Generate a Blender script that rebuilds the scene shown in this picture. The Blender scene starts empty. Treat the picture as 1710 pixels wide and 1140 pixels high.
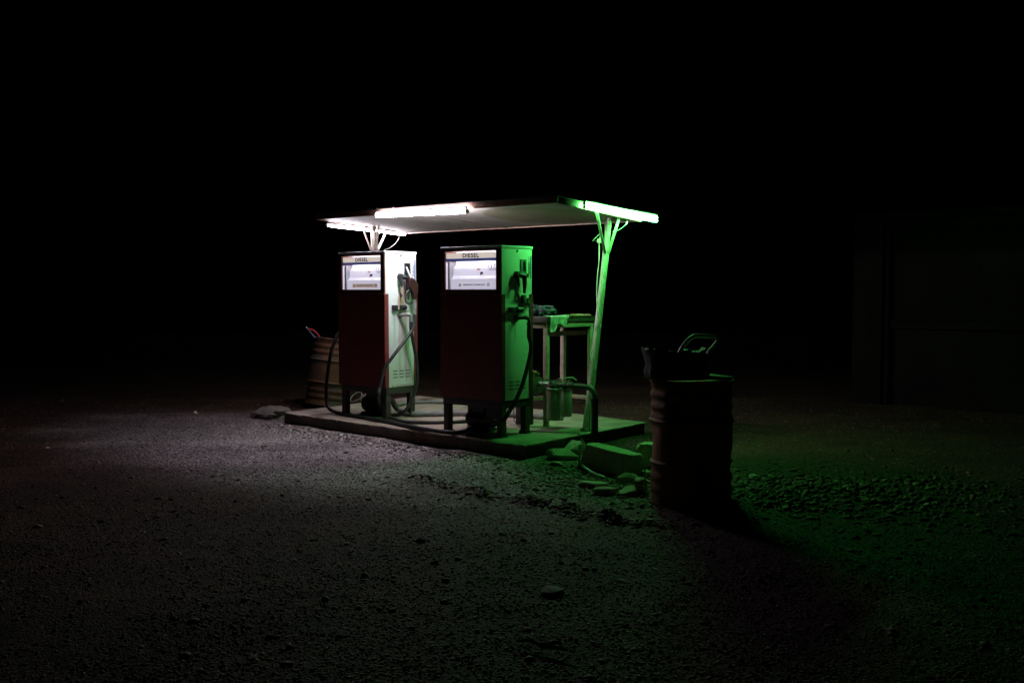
import bpy, bmesh, math, random
import numpy as np
from mathutils import Vector, Matrix, noise, Euler
R = math.radians
SC = bpy.context.scene
COL = SC.collection
random.seed(7)

# ------------------------------------------------------------------ camera, sky, exposure
F = 1662.0; CX, CY, HOR = 855.0, 570.0, 486.0; CAMZ = 1.52
PITCH = math.atan((CY - HOR) / F)
cam = bpy.data.objects.new('camera', bpy.data.cameras.new('camera'))
COL.objects.link(cam); SC.camera = cam
cam.location = (0, 0, CAMZ); cam.rotation_euler = (R(90) - PITCH, 0, 0)
cam.data.sensor_width = 36.0; cam.data.lens = F / 1710.0 * 36.0
cam.data.clip_start = .05; cam.data.clip_end = 2000

w = bpy.data.worlds.new('World'); SC.world = w; w.use_nodes = True
nt = w.node_tree
bg = nt.nodes['Background']; sky = nt.nodes.new('ShaderNodeTexSky')
sky.sky_type = 'NISHITA'; sky.sun_disc = False
sky.sun_elevation = R(-5); sky.sun_rotation = R(150)
nt.links.new(sky.outputs[0], bg.inputs[0]); bg.inputs[1].default_value = 0.008
SC.view_settings.view_transform = 'Standard'; SC.view_settings.look = 'None'
SC.view_settings.exposure = 0.0; SC.view_settings.gamma = 1.0
try:
    SC.cycles.use_light_tree = True; SC.cycles.sample_clamp_indirect = 2.0; SC.cycles.max_bounces = 6
except Exception: pass

WHITE_L = 215.0; GREEN_L = 200.0      # radiance of the lit lamp tubes

# ------------------------------------------------------------------ pixel rays -> points at real places
def ray(px, py):
    dx = (px - CX) / F; dy = (CY - py) / F
    v = Vector((dx, math.cos(PITCH) + dy * math.sin(PITCH), -math.sin(PITCH) + dy * math.cos(PITCH)))
    return v / v.y
def onplane(px, py, z):
    r = ray(px, py); t = (z - CAMZ) / r.z
    return Vector((r.x * t, t, z))
def atdepth(px, py, Y):
    r = ray(px, py); return Vector((r.x * Y, Y, CAMZ + r.z * Y))
SLAB = .135
A = R(-41.5); U = Vector((math.cos(A), math.sin(A), 0)); V = Vector((-math.sin(A), math.cos(A), 0))
C0 = onplane(877, 742.7, SLAB)
def S(u, v, h=0.0):            # station coordinates: u along the front, v into depth, h above the slab
    return C0 + U * u + V * v + Vector((0, 0, h))
def sv(px, py, v):             # point seen at a pixel on the vertical plane v = const
    r = ray(px, py); n = V; t = (C0 + V * v).dot(n) / r.dot(n) if False else ((C0 + V * v) - Vector((0, 0, CAMZ))).dot(n) / r.dot(n)
    return Vector((0, 0, CAMZ)) + r * t
def su(px, py, u):
    r = ray(px, py); t = ((C0 + U * u) - Vector((0, 0, CAMZ))).dot(U) / r.dot(U)
    return Vector((0, 0, CAMZ)) + r * t

# ------------------------------------------------------------------ materials
def nodes_of(m):
    m.use_nodes = True; return m.node_tree, m.node_tree.nodes['Principled BSDF']
MATS = {}
def mat(name, c1, c2=None, rough=.6, metal=0., scale=8., detail=6., bump=0., bscale=40., spec=.5, lo=.35, hi=.65,
        c3=None, s3=2.5, lo3=.5, hi3=.62, rvar=0., coat=0.):
    m = bpy.data.materials.new(name); t, b = nodes_of(m); L = t.links
    b.inputs['Roughness'].default_value = rough; b.inputs['Metallic'].default_value = metal
    b.inputs['Specular IOR Level'].default_value = spec
    if coat: b.inputs['Coat Weight'].default_value = coat; b.inputs['Coat Roughness'].default_value = .1
    tc = t.nodes.new('ShaderNodeTexCoord')
    b.inputs['Base Color'].default_value = (*c1, 1)
    if c2 is not None:
        n = t.nodes.new('ShaderNodeTexNoise'); n.inputs['Scale'].default_value = scale; n.inputs['Detail'].default_value = detail
        n.inputs['Roughness'].default_value = .65
        L.new(tc.outputs['Object'], n.inputs['Vector'])
        r = t.nodes.new('ShaderNodeMapRange'); r.inputs[1].default_value = lo; r.inputs[2].default_value = hi
        L.new(n.outputs[0], r.inputs[0])
        mx = t.nodes.new('ShaderNodeMix'); mx.data_type = 'RGBA'
        mx.inputs[6].default_value = (*c1, 1); mx.inputs[7].default_value = (*c2, 1)
        L.new(r.outputs[0], mx.inputs[0]); out = mx.outputs[2]
        if c3 is not None:
            n3 = t.nodes.new('ShaderNodeTexNoise'); n3.inputs['Scale'].default_value = s3; n3.inputs['Detail'].default_value = 8
            n3.inputs['Roughness'].default_value = .7
            L.new(tc.outputs['Object'], n3.inputs['Vector'])
            r3 = t.nodes.new('ShaderNodeMapRange'); r3.inputs[1].default_value = lo3; r3.inputs[2].default_value = hi3
            L.new(n3.outputs[0], r3.inputs[0])
            m3 = t.nodes.new('ShaderNodeMix'); m3.data_type = 'RGBA'; m3.inputs[7].default_value = (*c3, 1)
            L.new(r3.outputs[0], m3.inputs[0]); L.new(out, m3.inputs[6]); out = m3.outputs[2]
        L.new(out, b.inputs['Base Color'])
        if rvar:
            rr = t.nodes.new('ShaderNodeMapRange'); rr.inputs[3].default_value = max(0, rough - rvar); rr.inputs[4].default_value = min(1, rough + rvar)
            L.new(r.outputs[0], rr.inputs[0]); L.new(rr.outputs[0], b.inputs['Roughness'])
    if bump:
        n2 = t.nodes.new('ShaderNodeTexNoise'); n2.inputs['Scale'].default_value = bscale; n2.inputs['Detail'].default_value = 8
        L.new(tc.outputs['Object'], n2.inputs['Vector'])
        bp = t.nodes.new('ShaderNodeBump'); bp.inputs['Strength'].default_value = bump; bp.inputs['Distance'].default_value = .01
        L.new(n2.outputs[0], bp.inputs['Height']); L.new(bp.outputs[0], b.inputs['Normal'])
    MATS[name] = m; return m
def emit(name, col, s):
    m = bpy.data.materials.new(name); t, b = nodes_of(m)
    b.inputs['Base Color'].default_value = (.8, .8, .8, 1)
    b.inputs['Emission Color'].default_value = (*col, 1); b.inputs['Emission Strength'].default_value = s
    return m
def painted_side(name, stains, base=(.74, .76, .76), base2=(.66, .68, .67)):
    """white enamel with stains: each (y, z, ry, rz, colour, strength) is a patch of rust or oil on the side sheet"""
    m = mat(name, base, base2, rough=.38, scale=5, bump=.02, bscale=25)
    t = m.node_tree; b = t.nodes['Principled BSDF']; L = t.links
    prev = b.inputs['Base Color'].links[0].from_socket
    tc = t.nodes.new('ShaderNodeTexCoord'); sp = t.nodes.new('ShaderNodeSeparateXYZ'); L.new(tc.outputs['Object'], sp.inputs[0])
    mp = t.nodes.new('ShaderNodeMapping'); mp.inputs['Scale'].default_value = (30, 30, 5); L.new(tc.outputs['Object'], mp.inputs[0])
    nz = t.nodes.new('ShaderNodeTexNoise'); nz.inputs['Scale'].default_value = 1; nz.inputs['Detail'].default_value = 6; L.new(mp.outputs[0], nz.inputs['Vector'])
    def mth(op, a, bb=None, clamp=False):
        n = t.nodes.new('ShaderNodeMath'); n.operation = op; n.use_clamp = clamp
        for i, x in enumerate((a, bb)):
            if x is None: continue
            if isinstance(x, (int, float)): n.inputs[i].default_value = x
            else: L.new(x, n.inputs[i])
        return n.outputs[0]
    for (y, z, ry, rz, c, s) in stains:
        dy = mth('DIVIDE', mth('SUBTRACT', sp.outputs[1], y), ry); dz = mth('DIVIDE', mth('SUBTRACT', sp.outputs[2], z), rz)
        d = mth('SQRT', mth('ADD', mth('MULTIPLY', dy, dy), mth('MULTIPLY', dz, dz)))
        d = mth('SUBTRACT', 1.0, mth('ADD', d, mth('MULTIPLY', mth('SUBTRACT', nz.outputs[0], .5), 1.6)))
        f = mth('MULTIPLY', mth('MULTIPLY', d, 2.2, True), s, True)
        mx = t.nodes.new('ShaderNodeMix'); mx.data_type = 'RGBA'; mx.inputs[7].default_value = (*c, 1)
        L.new(prev, mx.inputs[6]); L.new(f, mx.inputs[0]); prev = mx.outputs[2]
    L.new(prev, b.inputs['Base Color'])
    return m

M = dict(
    white_paint=mat('white_enamel', (.74, .76, .76), (.66, .68, .67), rough=.38, scale=5, bump=.02, bscale=25),
    red_paint=mat('dark_red_enamel', (.18, .028, .030), (.14, .025, .026), rough=.42, scale=6, bump=.03, bscale=30, c3=(.08, .02, .018), s3=9, lo3=.6, hi3=.75),
    frame_brown=mat('brown_gloss_trim', (.20, .07, .03), (.11, .035, .015), rough=.3, scale=12, coat=.4),
    grey_paint=mat('grey_enamel', (.22, .24, .23), None, rough=.5),
    steel_black=mat('black_painted_steel', (.022, .022, .022), (.05, .038, .028), rough=.6, scale=14, bump=.08),
    rubber=mat('black_rubber', (.014, .014, .015), (.03, .029, .029), rough=.55, spec=.35, scale=20, bump=.05),
    grey_hose=mat('grey_dusty_hose', (.26, .25, .26), (.16, .15, .15), rough=.6, scale=14, bump=.05),
    black=mat('black_plastic', (.012, .012, .013), (.02, .02, .02), rough=.45),
    chrome=mat('worn_chrome', (.62, .62, .63), (.4, .4, .4), rough=.28, metal=.9, scale=20),
    galv=mat('galvanised_pipe', (.42, .43, .43), (.3, .29, .27), rough=.45, metal=.5, scale=22, bump=.03),
    brass=mat('brass_clip', (.7, .5, .2), None, rough=.3, metal=.9),
    nozzle_red=mat('red_plastic_grip', (.042, .006, .010), (.025, .005, .008), rough=.4, scale=25),
    cream=emit('cream_backlit_strip', (1.0, .86, .76), .62),
    blue=emit('blue_backlit_strip', (.03, .07, .38), .3),
    ink_blue=mat('blue_lettering', (.008, .03, .30), None, rough=.5),
    ink_dark=mat('dark_lettering', (.03, .03, .05), None, rough=.5),
    ink_red=mat('red_lettering', (.5, .04, .05), None, rough=.5),
    yellow=mat('yellow_warning', (.75, .55, .03), None, rough=.5),
    label_cream=mat('cream_sticker', (.50, .42, .36), None, rough=.6),
    display=mat('white_display_panel', (.62, .61, .68), (.57, .56, .63), rough=.45, scale=3),
    concrete=mat('old_concrete', (.40, .33, .25), (.25, .20, .155), rough=.88, scale=3.5, bump=.5, bscale=45, c3=(.085, .06, .04), s3=1.7, lo3=.56, hi3=.7),
    rubble=mat('rough_concrete', (.62, .50, .40), (.42, .34, .27), rough=.92, scale=9, bump=.7, bscale=30),
    rust=mat('rusty_drum_steel', (.13, .045, .016), (.055, .021, .010), rough=.75, scale=7, bump=.25, bscale=35, c3=(.05, .055, .045), s3=3.2, lo3=.52, hi3=.6),
    rust2=mat('dark_rusty_steel', (.50, .21, .10), (.22, .10, .05), rough=.8, scale=6, bump=.3, bscale=30, c3=(.05, .035, .028), s3=2.4, lo3=.52, hi3=.62),
    wood=mat('weathered_wood', (.44, .34, .26), (.28, .20, .145), rough=.8, scale=9, bump=.25, bscale=30),
    dark_wood=mat('oily_dark_wood', (.075, .055, .042), (.035, .028, .022), rough=.7, scale=9, bump=.3),
    canopy_under=None, seam=mat('seam_strip', (.26, .23, .19), None, rough=.8),
    fascia=mat('brown_painted_fascia', (.30, .16, .10), (.20, .10, .07), rough=.6, scale=10, bump=.1),
    pale_paint=mat('chipped_pale_paint', (.50, .45, .37), (.34, .30, .24), rough=.5, scale=18, bump=.12, c3=(.12, .075, .045), s3=11, lo3=.58, hi3=.66),
    filt=mat('grey_filter_can', (.42, .36, .32), (.32, .27, .24), rough=.42, scale=10, bump=.03, c3=(.10, .085, .06), s3=16, lo3=.62, hi3=.7),
    iron=mat('greasy_cast_iron', (.12, .115, .10), (.06, .055, .045), rough=.55, metal=.3, scale=20, bump=.25),
    lump=mat('dusty_concrete', (.26, .22, .19), (.16, .14, .12), rough=.92, scale=9, bump=.7, bscale=30),
    slab_side=mat('oily_shaded_slab_edge', (.13, .10, .08), (.07, .055, .045), rough=.92, scale=5, bump=.5, bscale=40),  # edge dirt, plus the unlit face's shade put into the colour
    stone=mat('pale_stone', (.50, .41, .33), (.33, .27, .22), rough=.9, scale=12, bump=.4, bscale=28),
    rag_white=mat('pale_cloth', (.8, .8, .76), (.66, .66, .62), rough=.95, scale=15, bump=.3, bscale=60),
    rag_dark=mat('oily_blue_cloth', (.05, .065, .085), (.025, .03, .038), rough=.9, scale=14, bump=.4),
    rag_brown=mat('brown_cloth', (.24, .17, .07), (.12, .09, .045), rough=.95, scale=14, bump=.4),
    handle_paint=mat('pale_handle_paint', (.8, .8, .76), (.7, .7, .66), rough=.35, scale=20),
    wire=mat('pale_cable', (.5, .48, .42), None, rough=.5),
    wire_dark=mat('dark_cable', (.03, .03, .03), None, rough=.5),
    blue_grip=mat('blue_grey_grip', (.07, .08, .13), None, rough=.4),
    red_grip=mat('red_grip', (.45, .02, .03), None, rough=.4),
    branch=mat('bare_dry_wood', (.19, .16, .12), (.12, .10, .08), rough=.9, scale=20, bump=.4),
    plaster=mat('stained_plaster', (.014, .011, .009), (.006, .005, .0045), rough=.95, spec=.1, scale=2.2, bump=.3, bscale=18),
    dark_wall=mat('near_black_wall', (.010, .008, .007), (.006, .005, .005), rough=.95, spec=.1, scale=1.4, bump=.3, bscale=12),  # even base tone, very dark
    dark_metal=mat('dark_sheet_metal', (.06, .06, .06), (.035, .03, .028), rough=.6, scale=5),
    white_lamp=emit('white_lit_tube', (.94, .86, 1.0), WHITE_L),
    green_lamp=emit('green_lit_tube', (.10, 1.0, .17), GREEN_L),
    disp_lamp=emit('display_lit_tube', (.93, .90, 1.0), 24.0),
    batten=mat('white_lamp_housing', (.7, .7, .68), None, rough=.5),
)
for k_, v_ in (('display', .68), ('label_cream', .40)):
    b_ = M[k_].node_tree.nodes['Principled BSDF']; b_.inputs['Emission Color'].default_value = (.72, .70, .86, 1) if k_ == 'display' else (.8, .66, .58, 1); b_.inputs['Emission Strength'].default_value = v_   # added glow that evens out the display panel and stickers
# canopy underside: pale board, one panel seam and a large round darker, yellower area
def canopy_mat(ctr=(1.03, -.05, 0)):
    m = mat('pale_ceiling_board', (.46, .42, .37), (.38, .345, .30), rough=.8, scale=1.6, bump=.05, bscale=20)
    t = m.node_tree; b = t.nodes['Principled BSDF']; L = t.links
    prev = b.inputs['Base Color'].links[0].from_socket
    tc = t.nodes.new('ShaderNodeTexCoord')
    def layer(prev, sock, lo, hi, c):
        r = t.nodes.new('ShaderNodeMapRange'); r.inputs[1].default_value = lo; r.inputs[2].default_value = hi
        r.inputs[3].default_value = 1; r.inputs[4].default_value = 0
        L.new(sock, r.inputs[0]); mx = t.nodes.new('ShaderNodeMix'); mx.data_type = 'RGBA'; mx.blend_type = 'MULTIPLY'
        mx.inputs[7].default_value = (*c, 1); L.new(prev, mx.inputs[6]); L.new(r.outputs[0], mx.inputs[0]); return mx.outputs[2]
    d = t.nodes.new('ShaderNodeVectorMath'); d.operation = 'DISTANCE'; d.inputs[1].default_value = ctr
    mp = t.nodes.new('ShaderNodeMapping'); mp.inputs['Scale'].default_value = (1, 1, 0); L.new(tc.outputs['Object'], mp.inputs[0])
    L.new(mp.outputs[0], d.inputs[0]); prev = layer(prev, d.outputs['Value'], .60, .63, (.60, .60, .40))
    L.new(prev, b.inputs['Base Color']); return m

# ------------------------------------------------------------------ mesh helpers
class MB:
    def __init__(s): s.bm = bmesh.new()
    def _x(s, vs, mtx):
        if mtx is not None: bmesh.ops.transform(s.bm, matrix=mtx, verts=vs)
    def box(s, a, b, bev=0., mtx=None, seg=2):
        a = Vector(a); b = Vector(b); c = (a + b) / 2; d = b - a
        r = bmesh.ops.create_cube(s.bm, size=1.0, matrix=Matrix.Translation(c) @ Matrix.Diagonal((abs(d.x), abs(d.y), abs(d.z), 1)))
        vs = r['verts']
        if bev > 0:
            es = list({e for v in vs for e in v.link_edges})
            r = bmesh.ops.bevel(s.bm, geom=es, offset=bev, segments=seg, profile=.6, affect='EDGES')
            vs = list({v for f in r['faces'] for v in f.verts} | {v for v in vs if v.is_valid})
        s._x(vs, mtx); return s
    def beam(s, p, q, wd, ht, up=(0, 0, 1), bev=.003):
        """box beam between two points: wd across, ht along up"""
        p = Vector(p); q = Vector(q); x = (q - p); L = x.length; x.normalize(); up = Vector(up)
        y = up.cross(x).normalized(); z = x.cross(y)
        m = Matrix((x, y, z)).transposed().to_4x4(); m.translation = (p + q) / 2
        s.box((-L / 2, -wd / 2, -ht / 2), (L / 2, wd / 2, ht / 2), bev, m); return s
    def tube(s, pts, rad, n=12, smooth=0, cap=True, closed=False):
        pts = [Vector(p) for p in pts]
        if smooth and len(pts) > 2:
            rr = rad if isinstance(rad, (list, tuple)) else [rad] * len(pts)
            out = []; ro = []
            for i in range(len(pts) - 1):
                p0 = pts[max(i - 1, 0)]; p1 = pts[i]; p2 = pts[i + 1]; p3 = pts[min(i + 2, len(pts) - 1)]
                for k in range(smooth):
                    t = k / smooth
                    out.append(.5 * ((2 * p1) + (p2 - p0) * t + (2 * p0 - 5 * p1 + 4 * p2 - p3) * t * t + (3 * p1 - p0 - 3 * p2 + p3) * t ** 3))
                    ro.append(rr[i] * (1 - t) + rr[i + 1] * t)
            out.append(pts[-1]); ro.append(rr[-1]); pts = out; rad = ro
        if not isinstance(rad, (list, tuple)): rad = [rad] * len(pts)
        rings = []; prev = None
        for i, p in enumerate(pts):
            d = (pts[min(i + 1, len(pts) - 1)] - pts[max(i - 1, 0)]).normalized()
            if prev is None:
                a = Vector((0, 0, 1)) if abs(d.z) < .9 else Vector((1, 0, 0))
                x = d.cross(a).normalized()
            else:
                x = (prev - d * prev.dot(d)).normalized()
            prev = x; y = d.cross(x)
            rings.append([s.bm.verts.new(p + (x * math.cos(2 * math.pi * k / n) + y * math.sin(2 * math.pi * k / n)) * rad[i]) for k in range(n)])
        for a, b in zip(rings, rings[1:]):
            for k in range(n): s.bm.faces.new((a[k], a[(k + 1) % n], b[(k + 1) % n], b[k]))
        if cap:
            s.bm.faces.new(rings[0][::-1]); s.bm.faces.new(rings[-1])
        return s
    def lathe(s, prof, n=32, mtx=None, cap=True):
        """prof: (r, z) pairs around local z"""
        rings = [[s.bm.verts.new((r * math.cos(2 * math.pi * k / n), r * math.sin(2 * math.pi * k / n), z)) for k in range(n)] for r, z in prof]
        for a, b in zip(rings, rings[1:]):
            for k in range(n): s.bm.faces.new((a[k], a[(k + 1) % n], b[(k + 1) % n], b[k]))
        if cap:
            s.bm.faces.new(rings[0][::-1]); s.bm.faces.new(rings[-1])
        s._x([v for r in rings for v in r], mtx); return s
    def prism(s, pts, ax, t0, t1):
        """closed outline in the plane across axis ax, extruded t0..t1. ax 'x': pts are (y,z); 'y': (x,z)"""
        mk = (lambda a, b, t: (t, a, b)) if ax == 'x' else (lambda a, b, t: (a, t, b))
        v0 = [s.bm.verts.new(mk(a, b, t0)) for a, b in pts]; v1 = [s.bm.verts.new(mk(a, b, t1)) for a, b in pts]
        s.bm.faces.new(v0); s.bm.faces.new(v1[::-1]); n = len(pts)
        for k in range(n): s.bm.faces.new((v0[k], v0[(k + 1) % n], v1[(k + 1) % n], v1[k]))
        return s
    def blob(s, c, r, sub=3, amp=.2, fr=2., seed=0, flat=None, mtx=None):
        res = bmesh.ops.create_icosphere(s.bm, subdivisions=sub, radius=1.0)
        r = Vector(r) if not isinstance(r, (int, float)) else Vector((r, r, r))
        off = Vector((seed * 3.7, seed * 1.3, seed * 7.1))
        for v in res['verts']:
            d = v.co.normalized()
            k = 1 + amp * noise.noise(d * fr + off) + amp * .45 * noise.noise(d * fr * 2.7 + off) + amp * .2 * noise.noise(d * fr * 7 + off)
            p = d * k
            if flat is not None and p.z < flat: p.z = flat
            v.co = Vector((p.x * r.x, p.y * r.y, p.z * r.z))
        s._x(res['verts'], (Matrix.Translation(Vector(c)) @ (mtx if mtx is not None else Matrix())))
        return s
    def rock(s, c, r, seed=0, rz=0., flat=1.0):
        rn = random.Random(seed * 7 + 3); vs = []
        for _ in range(15):
            d = Vector((rn.gauss(0, 1), rn.gauss(0, 1), rn.gauss(0, 1))).normalized() * rn.uniform(.86, 1.08)
            d.z = min(d.z, flat); vs.append(s.bm.verts.new(d))
        h = bmesh.ops.convex_hull(s.bm, input=vs)
        bmesh.ops.delete(s.bm, geom=[v for v in h['geom_interior'] if isinstance(v, bmesh.types.BMVert)], context='VERTS')
        vs = [v for v in s.bm.verts]; bmesh.ops.bevel(s.bm, geom=s.bm.edges[:], offset=.07, segments=2, affect='EDGES')
        bmesh.ops.triangulate(s.bm, faces=s.bm.faces[:]); bmesh.ops.subdivide_edges(s.bm, edges=s.bm.edges[:], cuts=2)
        o = Vector((seed, seed * 2.1, 4)); m = Matrix.Rotation(rz, 3, 'Z')
        for v in s.bm.verts:
            p = v.co * (1 + .09 * noise.noise(v.co * 2.3 + o) + .05 * noise.noise(v.co * 7 + o))
            v.co = m @ Vector((p.x * r[0], p.y * r[1], p.z * r[2])) + Vector(c)
        return s
    def roughen(s, amp, fr, seed=0):
        s.bm.normal_update(); o = Vector((seed * 5.1, seed, seed * 2.3))
        mv = [(v, v.normal * (amp * (noise.noise(v.co * fr + o) + .5 * noise.noise(v.co * fr * 3 + o)))) for v in s.bm.verts]
        for v, d in mv: v.co += d
        return s
    def subdiv(s, cuts):
        bmesh.ops.subdivide_edges(s.bm, edges=s.bm.edges[:], cuts=cuts, use_grid_fill=True); return s
def link_mesh(name, me, m, parent=None):
    me.name = name
    if m: me.materials.append(m)
    o = bpy.data.objects.new(name, me); COL.objects.link(o)
    if parent is not None: o.parent = parent
    return o
def build(mb, name, m, parent=None, angle=35):
    me = bpy.data.meshes.new(name)
    bmesh.ops.recalc_face_normals(mb.bm, faces=mb.bm.faces[:])
    mb.bm.to_mesh(me); mb.bm.free()
    me.polygons.foreach_set('use_smooth', [True] * len(me.polygons))
    me.set_sharp_from_angle(angle=R(angle))
    return link_mesh(name, me, m, parent)
def tag(o, label, cat, group=None):
    o['label'] = label; o['category'] = cat
    if group: o['group'] = group
    return o
def part_label(o, label): o['label'] = label; return o
def struct(o, kind='structure'): o['kind'] = kind; return o
def recentre(o):
    me = o.data; n = len(me.vertices); co = np.empty(n * 3, np.float32); me.vertices.foreach_get('co', co); co = co.reshape(-1, 3)
    b = np.array([(co[:, 0].min() + co[:, 0].max()) / 2, (co[:, 1].min() + co[:, 1].max()) / 2, co[:, 2].min()], np.float32)
    me.vertices.foreach_set('co', (co - b).ravel()); o.location = [float(q) for q in b]; return o
def top(mb, name, m, label, cat, group=None, angle=35):
    return tag(recentre(build(mb, name, m, None, angle)), label, cat, group)
def thing(name, label, cat, loc=(0, 0, 0), rz=0., group=None):
    o = bpy.data.objects.new(name, None); COL.objects.link(o); o.empty_display_size = .1
    o.location = loc; o.rotation_euler = (0, 0, rz); return tag(o, label, cat, group)
def text_part(name, s, size, mtx, m, parent, bold=0., shear=0., extr=.0008, width=None):
    cu = bpy.data.curves.new('t', 'FONT'); cu.body = s; cu.size = size; cu.align_x = 'CENTER'; cu.align_y = 'CENTER'
    cu.offset = bold; cu.space_character = 1.12; cu.shear = shear; cu.extrude = extr; cu.resolution_u = 3
    ob = bpy.data.objects.new('t', cu); COL.objects.link(ob)
    dg = bpy.context.evaluated_depsgraph_get(); dg.update()
    me = bpy.data.meshes.new_from_object(ob.evaluated_get(dg)); bpy.data.objects.remove(ob); bpy.data.curves.remove(cu)
    if width:
        xs = [v.co.x for v in me.vertices]; k = width / (max(xs) - min(xs))
        mtx = mtx @ Matrix.Diagonal((k, 1, 1, 1))
    me.transform(mtx); me.materials.clear()
    return link_mesh(name, me, m, parent)
def mframe(o, x, y):
    x = Vector(x).normalized(); y = Vector(y).normalized(); z = x.cross(y)
    m = Matrix((x, y, z)).transposed().to_4x4(); m.translation = Vector(o); return m

# ------------------------------------------------------------------ terrain height (used by everything on the gravel)
rng = np.random.default_rng(11)
_G = {}
def vnoise(x, y, cell, seed):
    if seed not in _G: _G[seed] = np.random.default_rng(seed).random((256, 256)).astype(np.float32) * 2 - 1
    g = _G[seed]; fx = x / cell; fy = y / cell
    ix = np.floor(fx).astype(int); iy = np.floor(fy).astype(int); tx = fx - ix; ty = fy - iy
    tx = tx * tx * (3 - 2 * tx); ty = ty * ty * (3 - 2 * ty)
    a = g[ix & 255, iy & 255]; b = g[(ix + 1) & 255, iy & 255]; c = g[ix & 255, (iy + 1) & 255]; d = g[(ix + 1) & 255, (iy + 1) & 255]
    return (a * (1 - tx) + b * tx) * (1 - ty) + (c * (1 - tx) + d * tx) * ty
FUR = [onplane(px, py, 0) for px, py in ((700, 800), (800, 826), (890, 842), (945, 856), (1010, 868), (1110, 880))]
def gheight(x, y):
    x = np.asarray(x, float); y = np.asarray(y, float)
    near = np.clip(1 - (np.hypot(x, y - 9) - 14) / 20, 0, 1)
    h = .018 * vnoise(x, y, 1.9, 1) + .010 * vnoise(x, y, .7, 2) + .006 * vnoise(x, y, .23, 3) + .004 * vnoise(x, y, .09, 4)
    far = np.clip((np.hypot(x, y) - 30) / 60, 0, 1); h = h * near + far * .6 * vnoise(x, y, 17, 5)
    # tyre rut with a small ridge behind it
    for p, q in zip(FUR, FUR[1:]):
        dx, dy = q.x - p.x, q.y - p.y; L2 = dx * dx + dy * dy
        t = np.clip(((x - p.x) * dx + (y - p.y) * dy) / L2, 0, 1)
        d = np.hypot(x - p.x - t * dx, y - p.y - t * dy)
        h = np.maximum(h, h + .030 * np.exp(-(d / .085) ** 2) * (1 + .7 * vnoise(x, y, .11, 6)))
    # heap of loose stones beyond the near drum
    h = h + .05 * np.exp(-(((x - 2.15) / .75) ** 2 + ((y - 7.4) / .45) ** 2)) * (1 + .5 * vnoise(x, y, .25, 8))
    # soil drifted against the near drum
    h = h + .05 * np.exp(-(np.hypot(x - 1.32, y - 6.98) / .38) ** 2)
    return h
def gz(x, y): return float(gheight(np.array([x]), np.array([y]))[0])

# ------------------------------------------------------------------ ground sheet
def axis(lo, hi, step, far, n=26):
    a = np.arange(lo, hi + step / 2, step)
    g = np.geomspace(1, far, n)[1:]
    return np.concatenate([(lo - g + 1 - 0.0)[::-1], a, hi + g - 1 + 0.0])
xs = axis(-6.5, 6.5, .035, 400); ys = axis(2.4, 13.5, .035, 400)
X, Y = np.meshgrid(xs, ys, indexing='ij'); Z = gheight(X, Y)
nx, ny = X.shape
def grid_mesh(name, X, Y, Z):
    nx, ny = X.shape
    me = bpy.data.meshes.new(name); me.vertices.add(nx * ny)
    me.vertices.foreach_set('co', np.stack([X, Y, Z], -1).astype(np.float32).ravel())
    i = np.arange(nx * ny).reshape(nx, ny)
    q = np.stack([i[:-1, :-1], i[1:, :-1], i[1:, 1:], i[:-1, 1:]], -1).reshape(-1, 4)
    me.loops.add(q.size); me.loops.foreach_set('vertex_index', q.ravel().astype(np.int32))
    me.polygons.add(len(q)); me.polygons.foreach_set('loop_start', (np.arange(len(q)) * 4).astype(np.int32))
    me.polygons.foreach_set('use_smooth', [True] * len(q)); me.update(); me.validate(); return me
def soil_light_mask(t, prev, tint_falloff=(.31, .24, .19), tint_spill=(.42, .36, .40)):
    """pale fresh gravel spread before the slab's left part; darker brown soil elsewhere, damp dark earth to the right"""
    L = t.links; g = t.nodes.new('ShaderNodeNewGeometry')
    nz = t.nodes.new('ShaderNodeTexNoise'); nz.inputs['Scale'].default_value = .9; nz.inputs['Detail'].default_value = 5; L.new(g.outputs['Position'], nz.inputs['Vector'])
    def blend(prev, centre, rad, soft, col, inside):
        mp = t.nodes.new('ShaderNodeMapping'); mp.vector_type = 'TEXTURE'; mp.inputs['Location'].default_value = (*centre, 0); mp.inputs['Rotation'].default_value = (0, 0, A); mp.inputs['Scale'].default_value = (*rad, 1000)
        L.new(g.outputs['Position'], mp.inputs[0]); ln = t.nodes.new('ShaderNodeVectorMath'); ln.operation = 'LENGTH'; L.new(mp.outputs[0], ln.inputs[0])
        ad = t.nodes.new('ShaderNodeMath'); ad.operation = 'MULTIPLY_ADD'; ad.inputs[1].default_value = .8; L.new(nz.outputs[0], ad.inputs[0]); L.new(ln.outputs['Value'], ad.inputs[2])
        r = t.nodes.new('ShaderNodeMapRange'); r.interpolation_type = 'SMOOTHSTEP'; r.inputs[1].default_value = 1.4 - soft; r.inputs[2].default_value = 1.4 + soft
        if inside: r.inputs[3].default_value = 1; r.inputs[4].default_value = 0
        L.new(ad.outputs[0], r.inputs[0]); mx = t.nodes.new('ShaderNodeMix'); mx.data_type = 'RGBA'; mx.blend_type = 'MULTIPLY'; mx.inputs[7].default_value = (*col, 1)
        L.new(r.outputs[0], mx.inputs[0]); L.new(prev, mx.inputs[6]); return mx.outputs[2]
    prev = blend(prev, (-1.9, 9.6), (3.2, 1.5), .55, tint_falloff, False)  # darkens the ground outside the painted lamp pool
    return blend(prev, (5.0, 9.0), (3.6, 3.4), .4, tint_spill, True)  # darkens the right side to dim the green lamp's spill
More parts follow.
